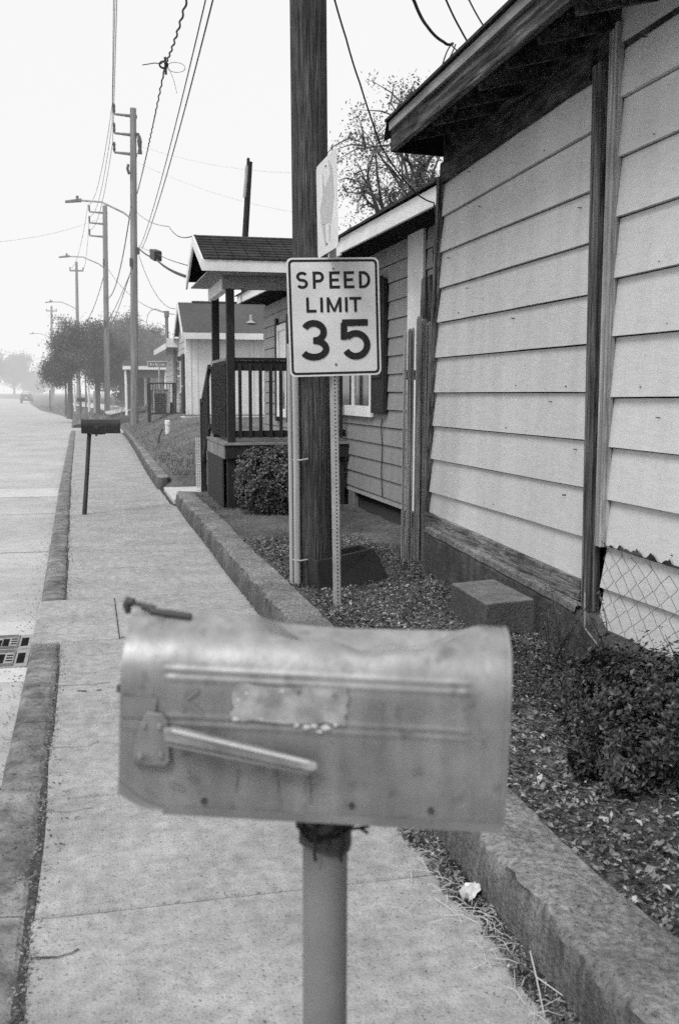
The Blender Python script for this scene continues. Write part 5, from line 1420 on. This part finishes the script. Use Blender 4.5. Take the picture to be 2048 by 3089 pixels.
g.hexa([(2.83, 34.11, 4.24), (2.86, 34.11, 4.24), (2.86, 36.0, 3.24), (2.83, 36.0, 3.24), (2.83, 34.11, 4.44), (2.86, 34.11, 4.44), (2.86, 36.0, 3.44), (2.83, 36.0, 3.44)])
build(g, 'fascia', M['white'], hC)
g = MB(); g.prism([(3.0, 32.8, 3.40), (3.0, 34.1, 4.38), (3.0, 35.8, 3.40)], (.03, 0, 0)); build(g, 'gable', M['sidingC'], hC)
g = MB(); g.hexa([(2.60, 36.0, 3.22), (9, 36.0, 4.6), (9, 42.4, 4.6), (2.60, 42.4, 3.22), (2.60, 36.0, 3.27), (9, 36.0, 4.65), (9, 42.4, 4.65), (2.60, 42.4, 3.27)]); build(g, 'roof', M['shingleC'], hC)
g = MB(); g.box(2.57, 2.60, 35.9, 42.4, 3.04, 3.24); g.box(2.605, 3.0, 35.9, 35.93, 3.10, 3.40); build(g, 'fascia', M['white'], hC)
g = MB(); g.tube([(2.72, 37.2, 3.2), (2.72, 37.2, 4.3)], .06, 10); g.tube([(2.72, 37.2, 4.2), (2.72, 37.2, 4.4)], .09, 10); build(g, 'service_mast', M['polefar'], hC)
g = MB(); g.box(2.90, 2.99, 36.6, 37.1, 1.6, 3.0); g.tube([(2.94, 36.8, .8), (2.94, 36.8, 3.1)], .03, 8); build(g, 'meter_box', M['polefar'], hC)
wire([(2.72, 37.2, 4.35)] + [(2.35 + .32 * math.cos(a), 37.2, 4.05 + .42 * math.sin(a)) for a in [2 * PI * i / 12 for i in range(2, 12)]] + [(2.70, 37.2, 4.0)], .010, 'big loose coil of wire at the white house service mast', 3, 0, group='wires at the white house')

# air conditioner in its security cage
t = thing('security_cage', 'black steel bar cage standing on the lawn around an air conditioner', 'cage', (2.4, 35.4, .78))
cx0, cx1, cy0, cy1, cz0, cz1 = 1.96, 2.80, 35.0, 35.9, .80, 1.88
g = MB()
for x in (cx0, cx1):
    for y in (cy0, cy1): g.box(x - .03, x + .03, y - .03, y + .03, .6, cz1 + .02)
for z in (cz0 + .06, cz1 - .02):
    g.box(cx0 + .03, cx1 - .03, cy0 - .02, cy0 + .02, z, z + .04); g.box(cx0 + .03, cx1 - .03, cy1 - .02, cy1 + .02, z, z + .04)
    g.box(cx0 - .02, cx0 + .02, cy0 + .03, cy1 - .03, z, z + .04); g.box(cx1 - .02, cx1 + .02, cy0 + .03, cy1 - .03, z, z + .04)
build(g, 'frame', M['blackpaint'], t)
for i in range(8):
    x = cx0 + .10 + i * .093
    g = MB(); g.box(x - .009, x + .009, cy0 - .009, cy0 + .009, cz0 + .10, cz1 - .02); build(g, 'bar', M['blackpaint'], t)
t = thing('air_conditioner', 'louvred air conditioner unit inside the black cage', 'air conditioner', (2.3, 35.4, .8))
g = MB(); g.box(2.10, 2.60, 35.2, 35.75, .85, 1.66); build(g, 'casing', M['galv'], t)
g = MB()
for i in range(9): g.box(2.13, 2.50, 35.17, 35.198, .90 + i * .075, .945 + i * .075)
build(g, 'louvres', M['shingleC'], t)
g = MB(); g.box(2.09, 2.61, 35.18, 35.76, 1.662, 1.70); build(g, 'lid', M['galv'], t)
g = MB(); g.box(2.52, 2.58, 35.172, 35.198, .88, 1.62); build(g, 'corner_panel', M['whiteC'], t)
g = MB(); g.box(2.66, 2.76, 35.3, 35.6, .9, 1.25); build(g, 'control_box', M['darkmetal'], t)

# carport and the street name sign
t = thing('carport', 'open carport with dark flat roof and white fascia beyond the caged unit', 'carport', (2.6, 52, .6))
g = MB(); g.hexa([(1.62, 50, 2.80), (5.5, 50, 2.74), (5.5, 55, 2.74), (1.62, 55, 2.80), (1.70, 50.3, 3.06), (5.5, 50.3, 3.02), (5.5, 55, 3.02), (1.70, 55, 3.06)]); build(g, 'roof', M['shingleC'], t)
g = MB(); g.box(1.58, 5.5, 49.93, 49.99, 2.64, 2.80); build(g, 'fascia', M['white'], t)
g = MB(); g.box(1.7, 5.4, 50.05, 50.12, 2.25, 2.62); build(g, 'beam', M['shingleC'], t)
for x in (1.72, 3.55):
    g = MB(); g.tube([(x, 50.1, .5), (x, 50.1, 2.6)], .06, 10); build(g, 'post', M['white'], t)
g = MB(); g.box(1.9, 5.4, 54.8, 54.9, .5, 2.7); build(g, 'rear_wall', M['shingleC'], t)
g = MB(); g.box(3.1, 3.75, 54.6, 54.7, 1.7, 2.42); build(g, 'pale_panel', M['white'], t)
g = MB(); g.box(2.75, 2.88, 53.9, 54.0, .6, 2.4); build(g, 'pale_panel', M['white'], t)
t = thing('street_name_sign', 'small dark street name blade on a thin post near the carport', 'street sign', (2.48, 38, .7))
g = MB(); g.tube([(2.46, 38, .5), (2.48, 38, 2.50)], .03, 10); build(g, 'post', M['galv'], t)
g = MB(); g.box(2.07, 2.78, 37.985, 38.0, 2.455, 2.69); bl = build(g, 'blade', M['mailpatchshade'], t)
g = MB(); g.box(2.07, 2.78, 37.9815, 37.9838, 2.668, 2.69); g.box(2.07, 2.78, 37.9815, 37.9838, 2.455, 2.475); g.box(2.07, 2.09, 37.9815, 37.9838, 2.476, 2.667); g.box(2.76, 2.78, 37.9815, 37.9838, 2.476, 2.667); build(g, 'blade_edge', M['white'], bl)
cu = bpy.data.curves.new('lettering', 'FONT'); cu.body = 'Rev. B.J. Lewis'; cu.size = .125; cu.align_x = 'CENTER'; cu.align_y = 'CENTER'; cu.offset = .004
tmp = bpy.data.objects.new('tmp_text', cu); COL.objects.link(tmp); bpy.context.view_layer.update()
me = bpy.data.meshes.new_from_object(tmp); bpy.data.objects.remove(tmp)
lt = bpy.data.objects.new('lettering', me); COL.objects.link(lt); me.materials.clear(); me.materials.append(M['white'])
lt.parent = bl; lt.location = V((2.425, 37.981, 2.57)) - V((2.48, 38, .7)); lt.rotation_euler = (PI / 2, 0, 0); lt.scale = (.72, 1.0, 1)

# parked car far along the bend
t = thing('parked_car', 'dark car seen from behind, far down the road at the bend', 'car', (-9.2, 165, -.13))
g = MB(); cx = -9.2
sec = [(165.00, .30, .95, .86), (165.15, .25, 1.02, .88), (166.20, .25, 1.05, .90), (168.30, .25, .98, .90), (169.20, .3, .8, .82)]
vs = []
for y, z0, z1, w in sec: vs += [(cx - w, y, z0), (cx + w, y, z0), (cx + w, y, z1), (cx - w, y, z1)]
fs = [(j * 4 + i, j * 4 + (i + 1) % 4, (j + 1) * 4 + (i + 1) % 4, (j + 1) * 4 + i) for j in range(4) for i in range(4)] + [(3, 2, 1, 0), (16, 17, 18, 19)]
g.add(vs, fs); build(g, 'body', M['carpaint'], t, bevel=.05)
g = MB(); g.hexa([(cx - .82, 165.30, 1.02), (cx + .82, 165.30, 1.02), (cx + .82, 168.00, 1.02), (cx - .82, 168.00, 1.02), (cx - .64, 165.80, 1.5), (cx + .64, 165.80, 1.5), (cx + .64, 167.20, 1.5), (cx - .64, 167.20, 1.5)]); cb = build(g, 'cabin', M['carpaint'], t)
g = MB(); g.add([(cx - .68, 165.38, 1.08), (cx + .68, 165.38, 1.08), (cx + .56, 165.72, 1.44), (cx - .56, 165.72, 1.44)], [(0, 1, 2, 3)]); build(g, 'rear_window', M['glasspale'], cb)
for s in (-1, 1):
    g = MB(); g.box(cx + s * .75 - .12, cx + s * .75 + .12, 164.95, 165.00, .7, .9); build(g, 'tail_light', M['lamp'], t)
    for y in (165.90, 168.40):
        g = MB(); g.tube([(cx + s * .72, y, .18), (cx + s * .90, y, .18)], .31, 14); build(g, 'wheel', M['tyre'], t)
g = MB(); g.box(cx - .2, cx + .2, 164.96, 164.99, .62, .76); build(g, 'number_plate', M['white'], t)

# ------------------------------------------------------------------ fog over the far end of the street
SKY = .95
hm = bpy.data.materials.new('fog'); hm.use_nodes = True
nt = hm.node_tree; nt.nodes.clear()
out = nt.nodes.new('ShaderNodeOutputMaterial'); ad = nt.nodes.new('ShaderNodeAddShader')
va = nt.nodes.new('ShaderNodeVolumeAbsorption'); em = nt.nodes.new('ShaderNodeEmission')
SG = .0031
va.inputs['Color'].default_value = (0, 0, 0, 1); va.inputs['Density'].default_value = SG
em.inputs['Color'].default_value = (1, 1, 1, 1); em.inputs['Strength'].default_value = SG * SKY  # fog glows by itself, in place of sky light scattered in it
nt.links.new(va.outputs[0], ad.inputs[0]); nt.links.new(em.outputs[0], ad.inputs[1]); nt.links.new(ad.outputs[0], out.inputs['Volume'])
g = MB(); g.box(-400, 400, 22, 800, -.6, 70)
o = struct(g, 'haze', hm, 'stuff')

# ------------------------------------------------------------------ light
sd = V((-.45, -.42, .79)).normalized()     # towards the sun behind the overcast
w = bpy.data.worlds.new('World'); scene.world = w; w.use_nodes = True
nt = w.node_tree; bg = nt.nodes['Background']; bg.inputs['Strength'].default_value = .104
sk = nt.nodes.new('ShaderNodeTexSky'); sk.sky_type = 'NISHITA'; sk.sun_disc = False
sk.sun_elevation = math.asin(sd.z); sk.sun_rotation = math.atan2(sd.x, sd.y); sk.dust_density = 6
bw = nt.nodes.new('ShaderNodeRGBToBW'); mx = nt.nodes.new('ShaderNodeMix'); mx.data_type = 'RGBA'
mx.inputs[0].default_value = .94
nt.links.new(sk.outputs[0], bw.inputs[0]); nt.links.new(bw.outputs[0], mx.inputs[6]); mx.inputs[7].default_value = (9.4, 9.4, 9.4, 1)
nt.links.new(mx.outputs[2], bg.inputs['Color'])
sl = bpy.data.lights.new('sun', 'SUN'); sl.energy = 2.5; sl.angle = math.radians(24); sl.color = (1, 1, 1)
so = bpy.data.objects.new('sun', sl); COL.objects.link(so); so.rotation_euler = (-sd).to_track_quat('-Z', 'Y').to_euler()

# ------------------------------------------------------------------ camera
cam = bpy.data.cameras.new('camera'); co = bpy.data.objects.new('camera', cam); COL.objects.link(co)
cam.sensor_fit = 'VERTICAL'; cam.sensor_height = 36; cam.lens = 36.53; cam.clip_end = 3000; cam.clip_start = .05
pit = math.radians(6.5955); yw = math.radians(-13.477)
co.matrix_world = Matrix.Translation((0, 0, 1.6)) @ Matrix.Rotation(yw, 4, 'Z') @ Matrix.Rotation(PI / 2 - pit, 4, 'X')
cam.dof.use_dof = True; cam.dof.focus_distance = 7.0; cam.dof.aperture_fstop = 5.6
scene.camera = co
scene.view_settings.view_transform = 'Standard'; scene.view_settings.look = 'None'; scene.view_settings.exposure = 0; scene.view_settings.gamma = 1
cy = scene.cycles
cy.max_bounces = 6; cy.diffuse_bounces = 3; cy.volume_bounces = 0; cy.transparent_max_bounces = 16
cy.use_denoising = False
cy.use_adaptive_sampling = True; cy.adaptive_threshold = .035; cy.adaptive_min_samples = 24
